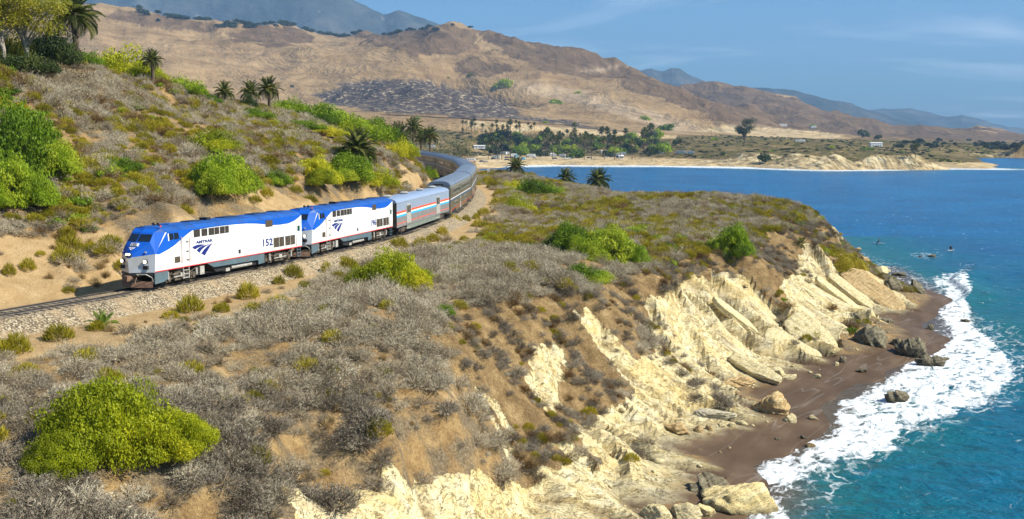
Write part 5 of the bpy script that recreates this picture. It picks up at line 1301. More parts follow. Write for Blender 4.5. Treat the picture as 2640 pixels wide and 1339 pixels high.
# ------------------------------------------------------------------ palms
def frond_mesh(name, droop, n=15, leaf=.30, m=None):
    mb = MB(); pts = []
    for i in range(9):
        t = i/8; a = .35-droop*t*1.25
        pts.append((0, 0, 0) if i == 0 else (pts[-1][0]+math.cos(a)/8, 0, pts[-1][2]+math.sin(a)/8))
    P = lambda t: Vector((np.interp(t*8, range(9), [p[0] for p in pts]), 0, np.interp(t*8, range(9), [p[2] for p in pts])))
    for i in range(8):
        w0, w1 = .020*(1-i/9), .020*(1-(i+1)/9)
        mb.face([(pts[i][0], -w0, pts[i][2]), (pts[i][0], w0, pts[i][2]), (pts[i+1][0], w1, pts[i+1][2]), (pts[i+1][0], -w1, pts[i+1][2])])
    for sg in (-1, 1):
        for i in range(n):
            t = .12+.86*i/(n-1); b = P(t); l = leaf*(math.sin(math.pi*min(1, .25+t*.72))**.7)*rnd.uniform(.85, 1.1)
            d = Vector((.62, sg*.78, .10-.28*droop)); e = b+d*l; c = b+Vector((.035, 0, 0))
            mid = (b+e)/2+Vector((.03, 0, .035*1)); mb.face([tuple(b), tuple(mid), tuple(e), tuple((c+e)/2+Vector((0, 0, -.012)))])
    me = mb.mesh(name); return me
FR_UP = [frond_mesh('frond', d) for d in (.55, .8, 1.05)]
FR_Y = [frond_mesh('frond', d) for d in (.5, .9)]
FR_DRY = [frond_mesh('dry_frond', d) for d in (1.2, 1.5)]
for me in FR_UP: me.materials.append(m_frond)
for me in FR_Y: me.materials.append(m_frondlight)
for me in FR_DRY: me.materials.append(m_dryfrond)
def palm(x, y, zbase, hgt, rad, label, group='date palms', nf=46, dates=False, dry=8, young=False, skirt=False):
    t = empty('palm_tree', (x, y, zbase)); tag(t, label, 'palm', group)
    if hgt > .4:
        r0 = .055*rad+.12; mb = MB(); k = 9
        pts = [(.04*rad*math.sin(i*.5), 0, -.3+(hgt+.3)*i/(k-1)) for i in range(k)]
        mb.path(pts, [r0*(1.15-.25*i/(k-1)) for i in range(k)], 9); top = pts[-1]; mb.build('trunk', m_brownbark, t)
        bm_ = MB().tube((top[0], 0, hgt-.5*r0), (top[0], 0, hgt+1.4*r0), r0*1.35, 9, r0*.5); bm_.build('crown_shaft', m_brownbark, t)
    fs = FR_Y if young else FR_UP; off = rnd.uniform(0, 6)
    for i in range(nf):
        f = (i+.5)/nf; pit = math.radians(84-118*f**.85)+rnd.uniform(-.08, .08)
        me = fs[0 if f < .35 else min(1, len(fs)-1) if f < .7 else len(fs)-1]
        link('frond', me, None, t, (0, 0, hgt+.06*rad*(1-f)), (rnd.uniform(-.3, .3), -pit, off+i*2.39996), rad*rnd.uniform(.88, 1.1)*(.86+.14*f))
    for i in range(dry):
        link('dry_frond', FR_DRY[i % 2], None, t, (0, 0, hgt-.08*rad), (0, math.radians(35+rnd.uniform(0, 30)), off+i*2*math.pi/max(dry, 1)), rad*rnd.uniform(.55, .8))
    if dates:
        mb = MB()
        for i in range(9):
            a = i*.7; mb.path([(0, 0, hgt+.02), (math.cos(a)*.22*rad, math.sin(a)*.22*rad, hgt+.12*rad), (math.cos(a)*.36*rad, math.sin(a)*.36*rad, hgt-.02*rad)], [.012*rad, .016*rad, .035*rad], 5)
        mb.build('date_stalks', m_dates, t)
    return t
def palm_px(u, vc, wpx, vbase, d=None, **k):
    """palm with its crown seen at (u, vc), wpx wide, standing on the ground below"""
    if d is None:
        x, y, z = ground_or(u, vbase)
    else:
        y = d; x = at_dist(u, vbase, d)[0]; z = gz(x, y)
    pz = at_dist(u, vc, y)[2]; rad = wpx*1.02484*y/FOC/2*1.02
    z = min(z, pz-.3)
    palm(x, y, z, pz-z, rad, **k)
palm_px(190, 38, 150, 120, label='large date palm beside the eucalyptus at the upper left', nf=52)
palm_px(384, 152, 62, 190, label='date palm whose crown rises from lime bushes on the ridge', nf=44)
palm_px(566, 232, 62, 250, label='short date palm on the ridge, left of the twin palms', nf=40)
palm_px(630, 232, 66, 272, label='left palm of the twin palms on the ridge', nf=42, dates=False)
palm_px(677, 224, 72, 280, label='right palm of the twin palms on the ridge, with orange date stalks', nf=46, dates=True)
palm_px(902, 376, 118, 412, label='wide spreading date palm on the slope above the striped car', nf=62, dry=20)
palm_px(1298, 420, 62, 436, d=262, label='date palm on the headland rim in front of the surf line', nf=44, dates=True)
palm_px(1425, 450, 62, 468, d=256, label='left of two date palms standing out against the blue bay', nf=44)
palm_px(1505, 455, 76, 474, d=247, label='right of two date palms standing out against the blue bay', nf=48)
for u, v, w, d, lab, dt in ((955, 318, 52, 300, 'leftmost palm of the cluster behind the vanishing cars', False), (1003, 342, 78, 292, 'broad palm of the cluster right above the vanishing cars', False), (1040, 322, 62, 305, 'tall middle palm of the cluster behind the vanishing cars', False),
                            (1082, 344, 58, 296, 'palm with orange date stalks nearest the bare-limbed eucalyptus', True), (975, 338, 54, 312, 'pale leaning palm between the leftmost and the broad one of the cluster', False), (1060, 345, 56, 318, 'rearmost palm of the cluster behind the vanishing cars', False)):
    palm_px(u, v, w, v+60, d=d, label=lab, nf=40, dates=dt)
x, y, z = ground_hit(258, 826); palm(x, y, z, .12, 1.25, 'young bright green palm seedling beside the rails in front of the train', 'palm seedlings', 22, False, 0, True)
x, y, z = ground_hit(2012, 622); palm(x, y, z, .3, 1.3, 'half-dead palm with hanging dry fronds on the cliff face', 'palm seedlings', 14, False, 16)

# ------------------------------------------------------------------ trees
def tree_mesh(name, n, lumps, leaf, seed, mats, sz=.8, base=.35, trunk=True, flat=.1):
    P, q, c, rad = blob_pts(n, lumps, sz=sz, seed=seed, flat=flat); V, F = leaf_quads(P, leaf, q, .6)
    V[:, 2] += base
    mb = MB()
    if trunk:
        mb.path([(0, 0, -.15), (.02, 0, base*.6), (0, .02, base+.2)], [.06, .045, .03], 5)
        for p in c[:5]: mb.path([(0, 0, base*.6), tuple(p*.8+np.array([0, 0, base]))], [.03, .012], 4)
    me = bpy.data.meshes.new(name); o = len(V)
    faces = [tuple(f) for f in F]+[tuple(i+o for i in f) for f in mb.f]
    me.from_pydata([tuple(v) for v in V]+mb.v, [], faces)
    for m in mats: me.materials.append(m)
    me.polygons.foreach_set('material_index', [0]*len(F)+[1]*len(mb.f)); me.update(); return me
OAK = [tree_mesh('oak_tree', 420, 8+i, .12, 60+i, (m_oak, m_brownbark), .8, .25) for i in range(3)]
BAYT = [tree_mesh('bay_tree', 520, 9+i, .105, 70+i, (m_deep if i < 2 else m_green, m_brownbark), .8, .3) for i in range(4)]
HB = [tree_mesh('hill_bush', 420, 10, .105, 80+i, (m_green, m_brownbark), .62, .0, False, .3) for i in range(2)]
def plant(me, name, x, y, r, label, cat_, group=None, zs=1):
    o = link(name, me, None, loc=(x, y, gz(x, y)-.1*r), rot=(0, 0, rnd.uniform(0, 6)), scale=(r, r, r*zs*rnd.uniform(.85, 1.1))); return tag(o, label, cat_, group)
def far_point(u, v, d0=600, d1=5200):
    """first far ground on the sight line beyond d0"""
    x1, _, z1 = at_dist(u, v, 1.0); T = np.exp(np.linspace(math.log(d0), math.log(d1), 900)); Z = CAMH+(z1-CAMH)*T; g = np.maximum(zat(x1*T, T), 0)
    k = np.nonzero(Z < g)[0]
    if len(k): k = k[0]; return x1*T[k], T[k]
    k = int(np.argmin(Z-g)); return x1*T[k], T[k]
RIDGE = [('on the ridge under the blue mountain, left group', [(350, 12), (380, 22), (440, 20), (500, 28), (530, 38)], 20), ('on the ridge under the blue mountain, middle group', [(545, 52), (590, 50), (640, 50), (690, 48), (740, 48)], 30),
         ('on the ridge above the tan bowl, right group', [(770, 52), (800, 60), (830, 66), (860, 72), (885, 70), (905, 50)], 24), ('on the skyline right of the tan bowl', [(955, 46), (985, 52), (1010, 54), (1060, 56), (1100, 58)], 16)]
for lab, pl, n in RIDGE:
    for i in range(n):
        f = rnd.uniform(0, len(pl)-1.001); k = int(f); u = pl[k][0]+(pl[k+1][0]-pl[k][0])*(f-k)+rnd.uniform(-8, 8); v = pl[k][1]+(pl[k+1][1]-pl[k][1])*(f-k)+rnd.uniform(-2, 13)
        x, y = far_point(u, v+8, 1500); plant(OAK[i % 3], 'oak_tree', x, y, rnd.uniform(7.5, 13), 'dark oak tree '+lab, 'tree', 'oaks '+lab, 1.05)
for u, v, lab in ((397, 54, 'lone dark oak on the dry slope under the left ridge group'), (430, 46, 'dark oak just right of the lone one under the left ridge group'), (1139, 66, 'small dark tree on the skyline left of the wider pair'), (1184, 66, 'wider dark tree on the skyline, last before the bare crest'), (735, 220, 'single small bush on the tan bowl above the burnt knoll'), (905, 64, 'dark oak on the shoulder right of the tan bowl')):
    x, y = far_point(u, v, 1500); plant(OAK[0], 'oak_tree', x, y, 9 if u != 735 else 5, lab, 'tree')
for i, (u, v, w, lab) in enumerate(((1267, 216, 54, 'widest bright green bush on the dry hill above the burnt slope'), (1400, 260, 48, 'bright green bush on the dry hill, right of and below the widest'), (1370, 310, 20, 'green bush beside the highway verge'), (1622, 300, 36, 'green bush on the lower right of the dry hill'),
                                    (1676, 328, 58, 'large light green tree at the right end of the burnt slope'), (1455, 234, 22, 'small green bush between the two larger ones on the hill'), (1183, 190, 18, 'small green bush on the knoll high on the dry hill'), (1128, 200, 12, 'tiny dark bush left of the knoll'),
                                    (1800, 352, 26, 'green bush on the flat left of the tall lone tree'), (1050, 300, 26, 'green bush at the left end of the highway'), (2045, 318, 18, 'green tree beside the white hill house'), (2205, 350, 20, 'bluish green tree on the far flat'), (2090, 372, 24, 'green bush on the coastal terrace'), (2185, 378, 40, 'wide green bush left of the white box on the terrace'), (2270, 384, 18, 'small green bush right of the white box on the terrace'))):
    x, y = far_point(u, v, 700); plant(HB[i % 2], 'hill_bush', x, y, w*1.025*y/FOC/2, lab, 'bush', None, 1.1)
# the wooded flat behind the beach
BAYM = [(1206, 374, 'the low white building'), (1299, 392, 'the light blue tent'), (1350, 390, 'the white motorhomes'), (1415, 390, 'the shaded trailers'), (1480, 392, 'the dark parked car'), (1562, 395, 'the white kiosk'), (1640, 350, 'the dark end tree'), (1520, 376, 'the pale cabin roof'), (1183, 300, 'the leftmost highway pole'), (1282, 312, 'the pale highway pole'), (1230, 405, 'the orange truck')]
for i in range(120):
    u = rnd.uniform(1215, 1680); v = rnd.uniform(346, 394)-6*abs(u-1450)/210; x, y = far_point(u, v+4)
    a = BAYT[rnd.choice([0, 1, 2, 2, 3])]; plant(a, 'bay_tree', x, y, rnd.uniform(5.0, 11), 'rounded green grove tree '+near_mark(u, v, BAYM), 'tree', 'campground grove trees')
for u, v, w, lab in ((1640, 352, 44, 'dark tree at the right end of the grove below the light green tree'), (1600, 370, 40, 'dark green tree near the right end of the beach grove'), (1240, 372, 30, 'green tree beside the white building behind the beach'), (1700, 366, 26, 'grey-green tree just right of the beach grove'), (1925, 412, 40, 'dark shrub at the foot of the far bluff'), (2300, 380, 26, 'tall narrow tree on the far bluff point'), (2210, 352, 24, 'dark tree on the far flat'), (2170, 348, 36, 'dark clump of trees on the far flat')):
    x, y = far_point(u, v); plant(BAYT[0], 'bay_tree', x, y, w*1.025*y/FOC/2, lab, 'tree', None, 1.3)
for i in range(46):
    u = rnd.uniform(2260, 2590); v = rnd.uniform(352, 374)+.01*(u-2260); x, y = far_point(u, v, 900); plant(OAK[i % 3], 'oak_tree', x, y, rnd.uniform(4, 8), 'dark tree in the distant belt above the far shore', 'tree', 'distant tree belt')
def terrace_scrub():
    n = 5200; U = rg.uniform(1050, 2590, n); D = rg.uniform(800, 1700, n); X = (U*1.02484-1320)/FOC*D; Z = zat(X, D); u, v = project(X, D, Z); f = fbm(X/45, D/45, 4, 511)
    inside = np.zeros(n, bool)
    for p in TERR: inside |= inpoly(u, v, p)
    ok = inside & (Z > 3.2) & (rg.uniform(0, 1, n) < .45+1.1*f); X, D, Z = X[ok], D[ok], Z[ok]
    pr = [o for o in bpy.data.objects if o.name.startswith('oak_tree')][:2]+[o for o in bpy.data.objects if o.name.startswith('hill_bush')][:1]
    instances('terrace_scrub', None, pr, 'dark scrub dotted over the coastal terrace', .7, (np.stack([X, D, Z-.2], 1), rg.uniform(.9, 2.6, len(X))))
terrace_scrub()
# tall eucalyptus, big grey eucalyptus, eucalyptus with a white trunk
def big_tree(x, y, z, H, limbs, n, leaf, m, bark, label, lr=.25, seed=5, spread=.5, low=.22):
    t = empty('eucalyptus_tree', (x, y, z)); tag(t, label, 'tree'); r = random.Random(seed)
    MB().path([(0, 0, -.5), (.02*H, 0, .2*H), (-.01*H, .02*H, .42*H), (.03*H, .01*H, .62*H)], [.030*H, .024*H, .018*H, .010*H], 8).build('trunk', bark, t)
    C = []
    for i in range(limbs):
        a = i*2.4+r.uniform(-.4, .4); z0 = r.uniform(low, .5)*H; l = spread*H*r.uniform(.55, 1.0); e = Vector((math.cos(a)*l, math.sin(a)*l, z0+H*r.uniform(.2, .48)))
        m1 = Vector((e.x*.45, e.y*.45, z0+(e.z-z0)*.55)); MB().path([(0, 0, z0), m1, e], [.014*H, .009*H, .004*H], 6).build('limb', bark, t); C += [e, m1*.4+e*.6+Vector((0, 0, .05*H))]
        for q in range(2):
            e2 = e+Vector((r.uniform(-1, 1), r.uniform(-1, 1), r.uniform(-.2, .8)))*.14*H; MB().path([tuple(m1*.4+e*.6), tuple(e2)], [.006*H, .002*H], 4).build('twig', bark, t); C.append(e2)
    C.append(Vector((.03*H, 0, .88*H))); C.append(Vector((-.05*H, 0, .76*H)))
    for c in C:
        k = n//len(C); d = rdirs(k, -.9); k = len(d); P = np.array(c)+d*(rg.uniform(.35, 1, (k, 1))*lr*H*.5)*np.array([1, 1, .75]); V, F = leaf_quads(P, leaf, None, .35)
        reg(link('foliage', np_mesh('foliage', V, F), m, t))
    return t
for u_, v_, h_, lab_ in ((8, 168, 8.5, 'yellow-green eucalyptus cut by the left edge of the picture'),):
    x, y, z = ground_or(u_, v_); big_tree(x, y, z, h_, 10, 8000, .15, m_euc, m_bark, lab_, .36, int(u_), .42, .2)
x, y, z = ground_or(66, 172); big_tree(x, y, z, 10.0, 11, 11000, .15, m_euc, m_bark, 'eucalyptus with a pale bare trunk at the upper left corner', .32, 4, .34, .16)
big_tree(at_dist(1112, 400, 330)[0], 330, gz(at_dist(1112, 400, 330)[0], 330), 18.5, 13, 5200, .28, m_greyeuc, m_bark, 'grey spreading eucalyptus with bare pinkish limbs beyond the rail bend', .26, 8, .52)
x, y = far_point(1872, 362); big_tree(x, y, gz(x, y), 26, 13, 3600, .8, m_deep, m_brownbark, 'tall lone dark eucalyptus on the flat behind the far bluff', .42, 3, .30, .08)
x, y = far_point(-20, 150, 100); 
# palms of the bay: slim trunk and a small round head
def fan_palm_mesh(seed, date=False):
    mb = MB(); r = random.Random(seed); mb.path([(0, 0, -.03), (.01, 0, .5), (0, .01, .93)], [.016, .012, .011], 5, 1)
    for i in range(30):
        f = i/29; a = i*2.4; p = math.radians(80-140*f); l = (.17 if not date else .24)*r.uniform(.85, 1.1); d = Vector((math.cos(a)*math.cos(p), math.sin(a)*math.cos(p), math.sin(p))); s = Vector((-math.sin(a), math.cos(a), 0))*l*.20
        o = Vector((0, 0, .93)); m_ = o+d*l*.6+Vector((0, 0, .012)); e = o+d*l+Vector((0, 0, -.035)); mb.face([o, m_-s, e, m_+s], 0 if f < .8 else 2)
    me = mb.mesh('bay_palm'); 
    for m in (m_frond, m_brownbark, m_dryfrond): me.materials.append(m)
    return me
BP = [fan_palm_mesh(1), fan_palm_mesh(2), fan_palm_mesh(3, True), fan_palm_mesh(4, True)]
def bay_palm(u, v, hpx, k, lab, grp):
    x, y = far_point(u, v); h = hpx*1.025*y/FOC; o = link('bay_palm', BP[k], None, loc=(x, y, gz(x, y)-.2), rot=(rnd.uniform(-.05, .05), rnd.uniform(-.05, .05), rnd.uniform(0, 6)), scale=(h, h, h)); tag(o, lab, 'palm', grp)
for i in range(30): bay_palm(rnd.uniform(1150, 1345), rnd.uniform(336, 362), rnd.uniform(26, 46), i % 2, 'slim fan palm of the stand against the dry meadow', 'fan palms left of the campground')
for i in range(40): bay_palm(rnd.uniform(1340, 1660), rnd.uniform(366, 398), rnd.uniform(36, 58), rnd.choice([0, 1, 2, 2]), 'palm among the campground trees behind the beach', 'palms of the campground grove')
for i, u in enumerate((1228, 1240, 1251, 1262, 1285, 1390, 1470, 1488, 1520, 1546, 1560, 1590)): bay_palm(u, 402, rnd.uniform(44, 60), 2+i % 2, 'date palm in the front row at the edge of the beach', 'front row beach palms')
for u, v, h in ((1710, 388, 34), (2302, 404, 36)): bay_palm(u, v, h, 2, 'date palm standing alone '+('beside the white motorhomes on the bluff' if u < 2000 else 'on the far bluff near the point'), None)

# ------------------------------------------------------------------ campground: motorhomes, tents, cars, buildings
m_van = plain('caravan_white', (.72, .72, .70), .4, .06, 1); m_stripe = plain('caravan_stripe', (.10, .30, .30), .5); m_tyre = m_black
m_tarp = plain('blue_tarp', (.10, .42, .62), .6); m_orng = plain('orange_paint', (.75, .25, .04), .5); m_carblue = plain('dark_blue_car', (.02, .035, .09), .3); m_carsil = plain('silver_car', (.45, .46, .48), .3, .05, 2, .4); m_roofg = plain('shed_roof', (.55, .53, .5), .6)
def place_far(o, u, v, rot):
    x, y = far_point(u, v); o.location = (x, y, gz(x, y)-.05); o.rotation_euler = (0, 0, rot); return y
def motorhome(u, v, L_, label, rot=.1, stripe=None, name='motorhome'):
    t = empty(name); y = place_far(t, u, v, rot); W, H = 2.4, 3.1
    MB().prism([(-L_/2, .5), (L_/2-.1, .5), (L_/2, 1.3), (L_/2-.5, 2.0), (L_/2-.2, 2.2), (L_/2-.3, H), (-L_/2, H)], -W/2, W/2, 'y').build('body', m_van, t)
    for sg in (-1, 1):
        MB().box(-L_/2+.1, L_/2-.4, min(sg*W/2, sg*(W/2+.02)), max(sg*W/2, sg*(W/2+.02)), 1.0, 1.3).build('stripe', stripe or m_stripe, t)
        for k in (-.32, -.08, .16): MB().box(k*L_-.5, k*L_+.5, min(sg*W/2, sg*(W/2+.03)), max(sg*W/2, sg*(W/2+.03)), 1.75, 2.45).build('window', m_glass, t)
        for k in (-.28, .30): MB().tube((k*L_, sg*(W/2-.25), .4), (k*L_, sg*(W/2+.03), .4), .42, 12).build('wheel', m_tyre, t)
    MB().box(-1, 0, -.5, .5, H, H+.25).build('roof_unit', m_pale, t); return tag(t, label, 'motorhome')
def parked_car(u, v, m, label, rot=.2):
    t = empty('parked_car'); place_far(t, u, v, rot)
    MB().prism([(-2.2, .35), (2.2, .35), (2.2, .8), (1.2, .95), (.6, 1.45), (-1.2, 1.5), (-2.1, 1.0)], -.9, .9, 'y').build('body', m, t)
    for sg in (-1, 1):
        MB().prism([(1.0, .98), (.55, 1.38), (-1.1, 1.42), (-1.7, 1.02)], sg*.9, sg*.92, 'y').build('window', m_glass, t)
        for k in (-1.35, 1.35): MB().tube((k, sg*.7, .33), (k, sg*.92, .33), .33, 10).build('wheel', m_tyre, t)
    return tag(t, label, 'car')
for u, v, l, lab in ((1335, 396, 8, 'white motorhome behind the sand, right of the blue tent'), (1363, 394, 7, 'white motorhome in the middle of the campground, under the palms'), (1392, 395, 6.5, 'white trailer left of the shaded one in the campground'), (1415, 396, 7, 'white trailer in shade among the palm trunks'), (1454, 396, 6, 'white trailer under the dark trees, right part of the campground'),
                     (1713, 388, 10, 'long white and green motorhome on the bluff right of the beach'), (1738, 389, 7, 'shorter white motorhome right of the long one on the bluff'), (1248, 400, 8, 'white motorhome near the orange truck at the left end of the beach'), (1085, 372, 9, 'white motorhome roof showing behind the last bilevel car'), (1662, 388, 7, 'pale motorhome half hidden by palms at the right end of the grove')):
    motorhome(u, v, l, lab, rnd.uniform(-.25, .25))
motorhome(2013, 358, 12, 'white bus on the flat beyond the far bluff', .05, m_glass, 'bus')
bpy.data.objects['bus']['category'] = 'bus'
motorhome(1186, 408, 8, 'orange and white truck at the left end of the beach', .1, m_orng, 'truck'); bpy.data.objects['truck']['category'] = 'truck'
for u, v, m, lab in ((1212, 408, m_carblue, 'dark blue car parked behind the sand by the orange truck'), (1222, 409, m_carsil, 'silver car parked behind the sand, right of the dark blue one'), (1275, 404, m_carblue, 'dark car parked near the date palms behind the sand'), (1434, 400, m_carsil, 'silver car parked at the edge of the campground sand'), (1482, 399, m_carblue, 'dark car parked under the right-hand campground trees'), (1037, 293, m_van, 'white car driving on the highway'), (1164, 300, m_carblue, 'dark car driving on the highway, right of the white one')):
    parked_car(u, v, m, lab)
for i in range(16):
    u = rnd.uniform(1225, 1600); v = rnd.uniform(396, 402); k = rnd.choice([0, 1, 2]); w_ = ('dark blue', 'silver', 'white')[k]
    parked_car(u, v, (m_carblue, m_carsil, m_van)[k], w_+' car parked '+near_mark(u, v, BAYM), rnd.uniform(-.6, .6))['group'] = 'cars parked in the campground'
for i in range(9):
    u = rnd.uniform(1235, 1610); v = rnd.uniform(388, 396); o = motorhome(u, v, rnd.uniform(5.5, 8), 'pale caravan under the trees '+near_mark(u, v, BAYM), rnd.uniform(-.5, .5), name='caravan'); o['category'] = 'caravan'; o['group'] = 'caravans among the campground trees'
def shed(u, v, w, d, h, label, roof, name='building', rot=.1):
    t = empty(name); place_far(t, u, v, rot)
    MB().box(-w/2, w/2, -d/2, d/2, -.3, h).build('wall', m_van, t); MB().prism([(-d/2-.4, h), (0, h+.9), (d/2+.4, h), (d/2+.4, h+.12), (0, h+1.02), (-d/2-.4, h+.12)], -w/2-.4, w/2+.4, 'x').build('roof', roof, t)
    for k in (-.3, 0, .3): MB().box(k*w-.6, k*w+.6, -d/2-.04, -d/2+.02, 1.0, 2.1).build('window', m_glass, t)
    MB().box(.14*w-.45, .14*w+.45, -d/2-.05, -d/2+.02, 0, 2.1).build('door', m_under, t); return tag(t, label, 'building')
shed(1206, 374, 14, 7, 3.2, 'low white building behind the beach, left of the palms', m_van)
shed(1562, 400, 4.5, 4, 2.6, 'little white kiosk at the edge of the beach', m_van, 'kiosk', .2); bpy.data.objects['kiosk']['category'] = 'kiosk'
shed(2203, 370, 14, 5, 4.2, 'white box-like building on the terrace beyond the bluff', m_van)
shed(1969, 318, 18, 9, 4, 'white house at the foot of the far hill', m_roofg); shed(2046, 322, 14, 9, 4, 'grey-roofed house at the foot of the far hill', m_roofg)
shed(1520, 388, 7, 5, 3, 'pale cabin roof under the trees in the middle of the grove', m_roofg)
t = empty('tent'); place_far(t, 1299, 398, .1); MB().prism([(-2.4, 0), (2.4, 0), (2.0, 2.4), (0, 3.6), (-2.0, 2.4)], -2.2, 2.2, 'y').build('canopy', m_tarp, t); MB().box(-.6, .6, -2.26, -2.19, 0, 2).build('door', m_van, t); tag(t, 'light blue tent at the edge of the beach', 'tent')
t = empty('tent'); place_far(t, 1317, 402, .3); MB().prism([(-2.2, 0), (2.2, 0), (0, 2.2)], -1.8, 1.8, 'y').build('canopy', m_tarp, t); MB().face([(-.7, -1.83, 0), (.7, -1.83, 0), (0, -1.83, 1.4)]).build('door', m_carblue, t); tag(t, 'low blue tent just right of the taller light blue one', 'tent')
# highway
def ribbon(name, px, width, m, lift, d0=700):
    P = [far_point(u, v, d0) for u, v in px]; P = np.array(P); k = np.linspace(0, len(P)-1, len(P)*12); X = np.interp(k, range(len(P)), P[:, 0]); Y = np.interp(k, range(len(P)), P[:, 1]); V = []
    for q in (-width/2, 0, width/2): V.append(np.stack([X, Y+q, zat(X, Y+q)+lift], 1))
    zz = np.maximum.reduce([a[:, 2] for a in V])
    for a in V: a[:, 2] = zz
    n = len(X); F = [(j*n+i, j*n+i+1, (j+1)*n+i+1, (j+1)*n+i) for j in range(2) for i in range(n-1)]
    return link(name, np_mesh(name, np.concatenate(V), np.array(F)), m)
tag(ribbon('highway', [(960, 289), (1040, 293), (1110, 297), (1170, 300), (1250, 305), (1350, 311), (1500, 322)], 13, plain('asphalt', (.16, .15, .14), .9, .15, .05), .5, 1000), kind='structure')
# poles
m_pole = plain('pole_wood', (.11, .085, .065), .9)
def pole(u, v, hpx, label, two=False, d0=700):
    x, y = far_point(u, v, d0); h = hpx*1.025*y/FOC; t = empty('utility_pole', (x, y, gz(x, y))); r = max(.16, h*.012)
    for q in ((-1.2, 1.2) if two else (0,)): MB().tube((q, 0, -.5), (q, 0, h), r, 6, r*.7).build('pole', m_pole, t)
    MB().box(-h*.14-.3, h*.14+.3, -r*.6, r*.6, h*.86, h*.86+r*1.6).build('crossarm', m_pole, t)
    ins = MB()
    for q in (-1, 0, 1): ins.tube((q*h*.13, 0, h*.87), (q*h*.13, 0, h*.91), r*.5, 5)
    ins.build('insulators', m_pale, t); tag(t, label, 'utility pole', 'utility poles on the dry hills' if two else 'utility poles along the highway'); return t
for u, v, h, lab in ((1398, 184, 34, 'double-trunk power pole highest on the dry hill'), (1480, 202, 32, 'double-trunk power pole second along the hill line from the left'), (1555, 222, 28, 'double-trunk power pole third along the hill line from the left'), (1631, 244, 30, 'double-trunk power pole above the pale cut on the hill'), (1687, 250, 26, 'double-trunk power pole on the scrubby shoulder of the hill'), (1757, 262, 24, 'double-trunk power pole beside the ochre outcrop'), (1840, 278, 22, 'double-trunk power pole low on the right flank of the hill'), (1068, 186, 24, 'power pole on the crest behind the burnt knoll')): pole(u, v, h, lab, True, 1400)
for u, v, h, lab in ((1183, 302, 16, 'pole beside the highway, leftmost'), (1282, 318, 24, 'pale pole beside the highway under the burnt slope'), (1358, 318, 20, 'pole below the burnt slope, right of the pale one'), (1455, 330, 20, 'pole on the meadow edge behind the grove'), (1524, 350, 24, 'pole on the scrub flat behind the grove'), (1790, 342, 22, 'pole on the flat left of the tall lone tree'), (2045, 345, 22, 'pole near the white bus'), (2062, 342, 20, 'pole right of the white bus')): pole(u, v, h, lab, False, 900)
# white mile post by the bend
x, y, z = ground_or(1229, 442); t = empty('track_marker', (x, y, z)); MB().box(-.06, .06, -.06, .06, -.2, 1.1).build('post', m_pale, t); MB().box(-.35, .35, -.1, .1, .9, 1.75).build('box', m_white, t); tag(t, 'small white marker box on a post outside the rail bend', 'track marker')

# ------------------------------------------------------------------ rocks
def rock_mat(name, stops, rib=2.2, wetz=1.1):
    m, t = new_mat(name); p = t.pos(); co = t.n('TexCoord').outputs['Object']
    b = t.noise(t.map(co, (.5, .5, 2.4), (.3, .5, 0)), rib, 6, .65); f = t.noise(p, 5, 5, .7)
    c = t.ramp(t.math('ADD', t.math('MULTIPLY', b, .7), t.math('MULTIPLY', f, .3)), stops)
    ln = t.math('ABSOLUTE', t.math('SUBTRACT', t.noise(t.map(co, (.4, .4, 2.2), (.3, .5, 0)), rib*1.6, 4, .6), .5)); c = t.mix(t.rng(ln, 0, .022, .8, 0), c, (.06, .045, .03))
    sp = t.n('SeparateXYZ'); t.l(p, sp.inputs[0]); c = t.mix(t.rng(t.math('ADD', sp.outputs[2], t.math('MULTIPLY', f, .8)), .5, wetz, .65, 0), c, (.055, .045, .032))
    t.out(c, .88, t.bump(t.math('ADD', b, t.math('MULTIPLY', f, .5)), .9, .25), .15); return m
mr_pale = rock_mat('pale_rock', [(.3, (.42, .31, .145)), (.45, (.62, .51, .27)), (.6, (.72, .62, .38)), (.75, (.76, .69, .48))])
mr_dark = rock_mat('dark_bedded_rock', [(.3, (.075, .062, .040)), (.45, (.17, .145, .095)), (.58, (.27, .235, .155)), (.72, (.38, .33, .21))], 3.2)
mr_ochre = rock_mat('ochre_rock', [(.3, (.30, .185, .075)), (.48, (.50, .34, .155)), (.62, (.62, .48, .26)), (.76, (.66, .56, .36))])
mr_grey = rock_mat('grey_cracked_rock', [(.3, (.33, .275, .18)), (.48, (.49, .43, .30)), (.62, (.59, .53, .39)), (.75, (.64, .59, .46))], 1.6)
_ico = {}
def ico(n):
    if n not in _ico:
        bm = bmesh.new(); bmesh.ops.create_icosphere(bm, subdivisions=n, radius=1); bm.verts.ensure_lookup_table()
        _ico[n] = (np.array([v.co[:] for v in bm.verts]), np.array([[v.index for v in f.verts] for f in bm.faces])); bm.free()
    return _ico[n]
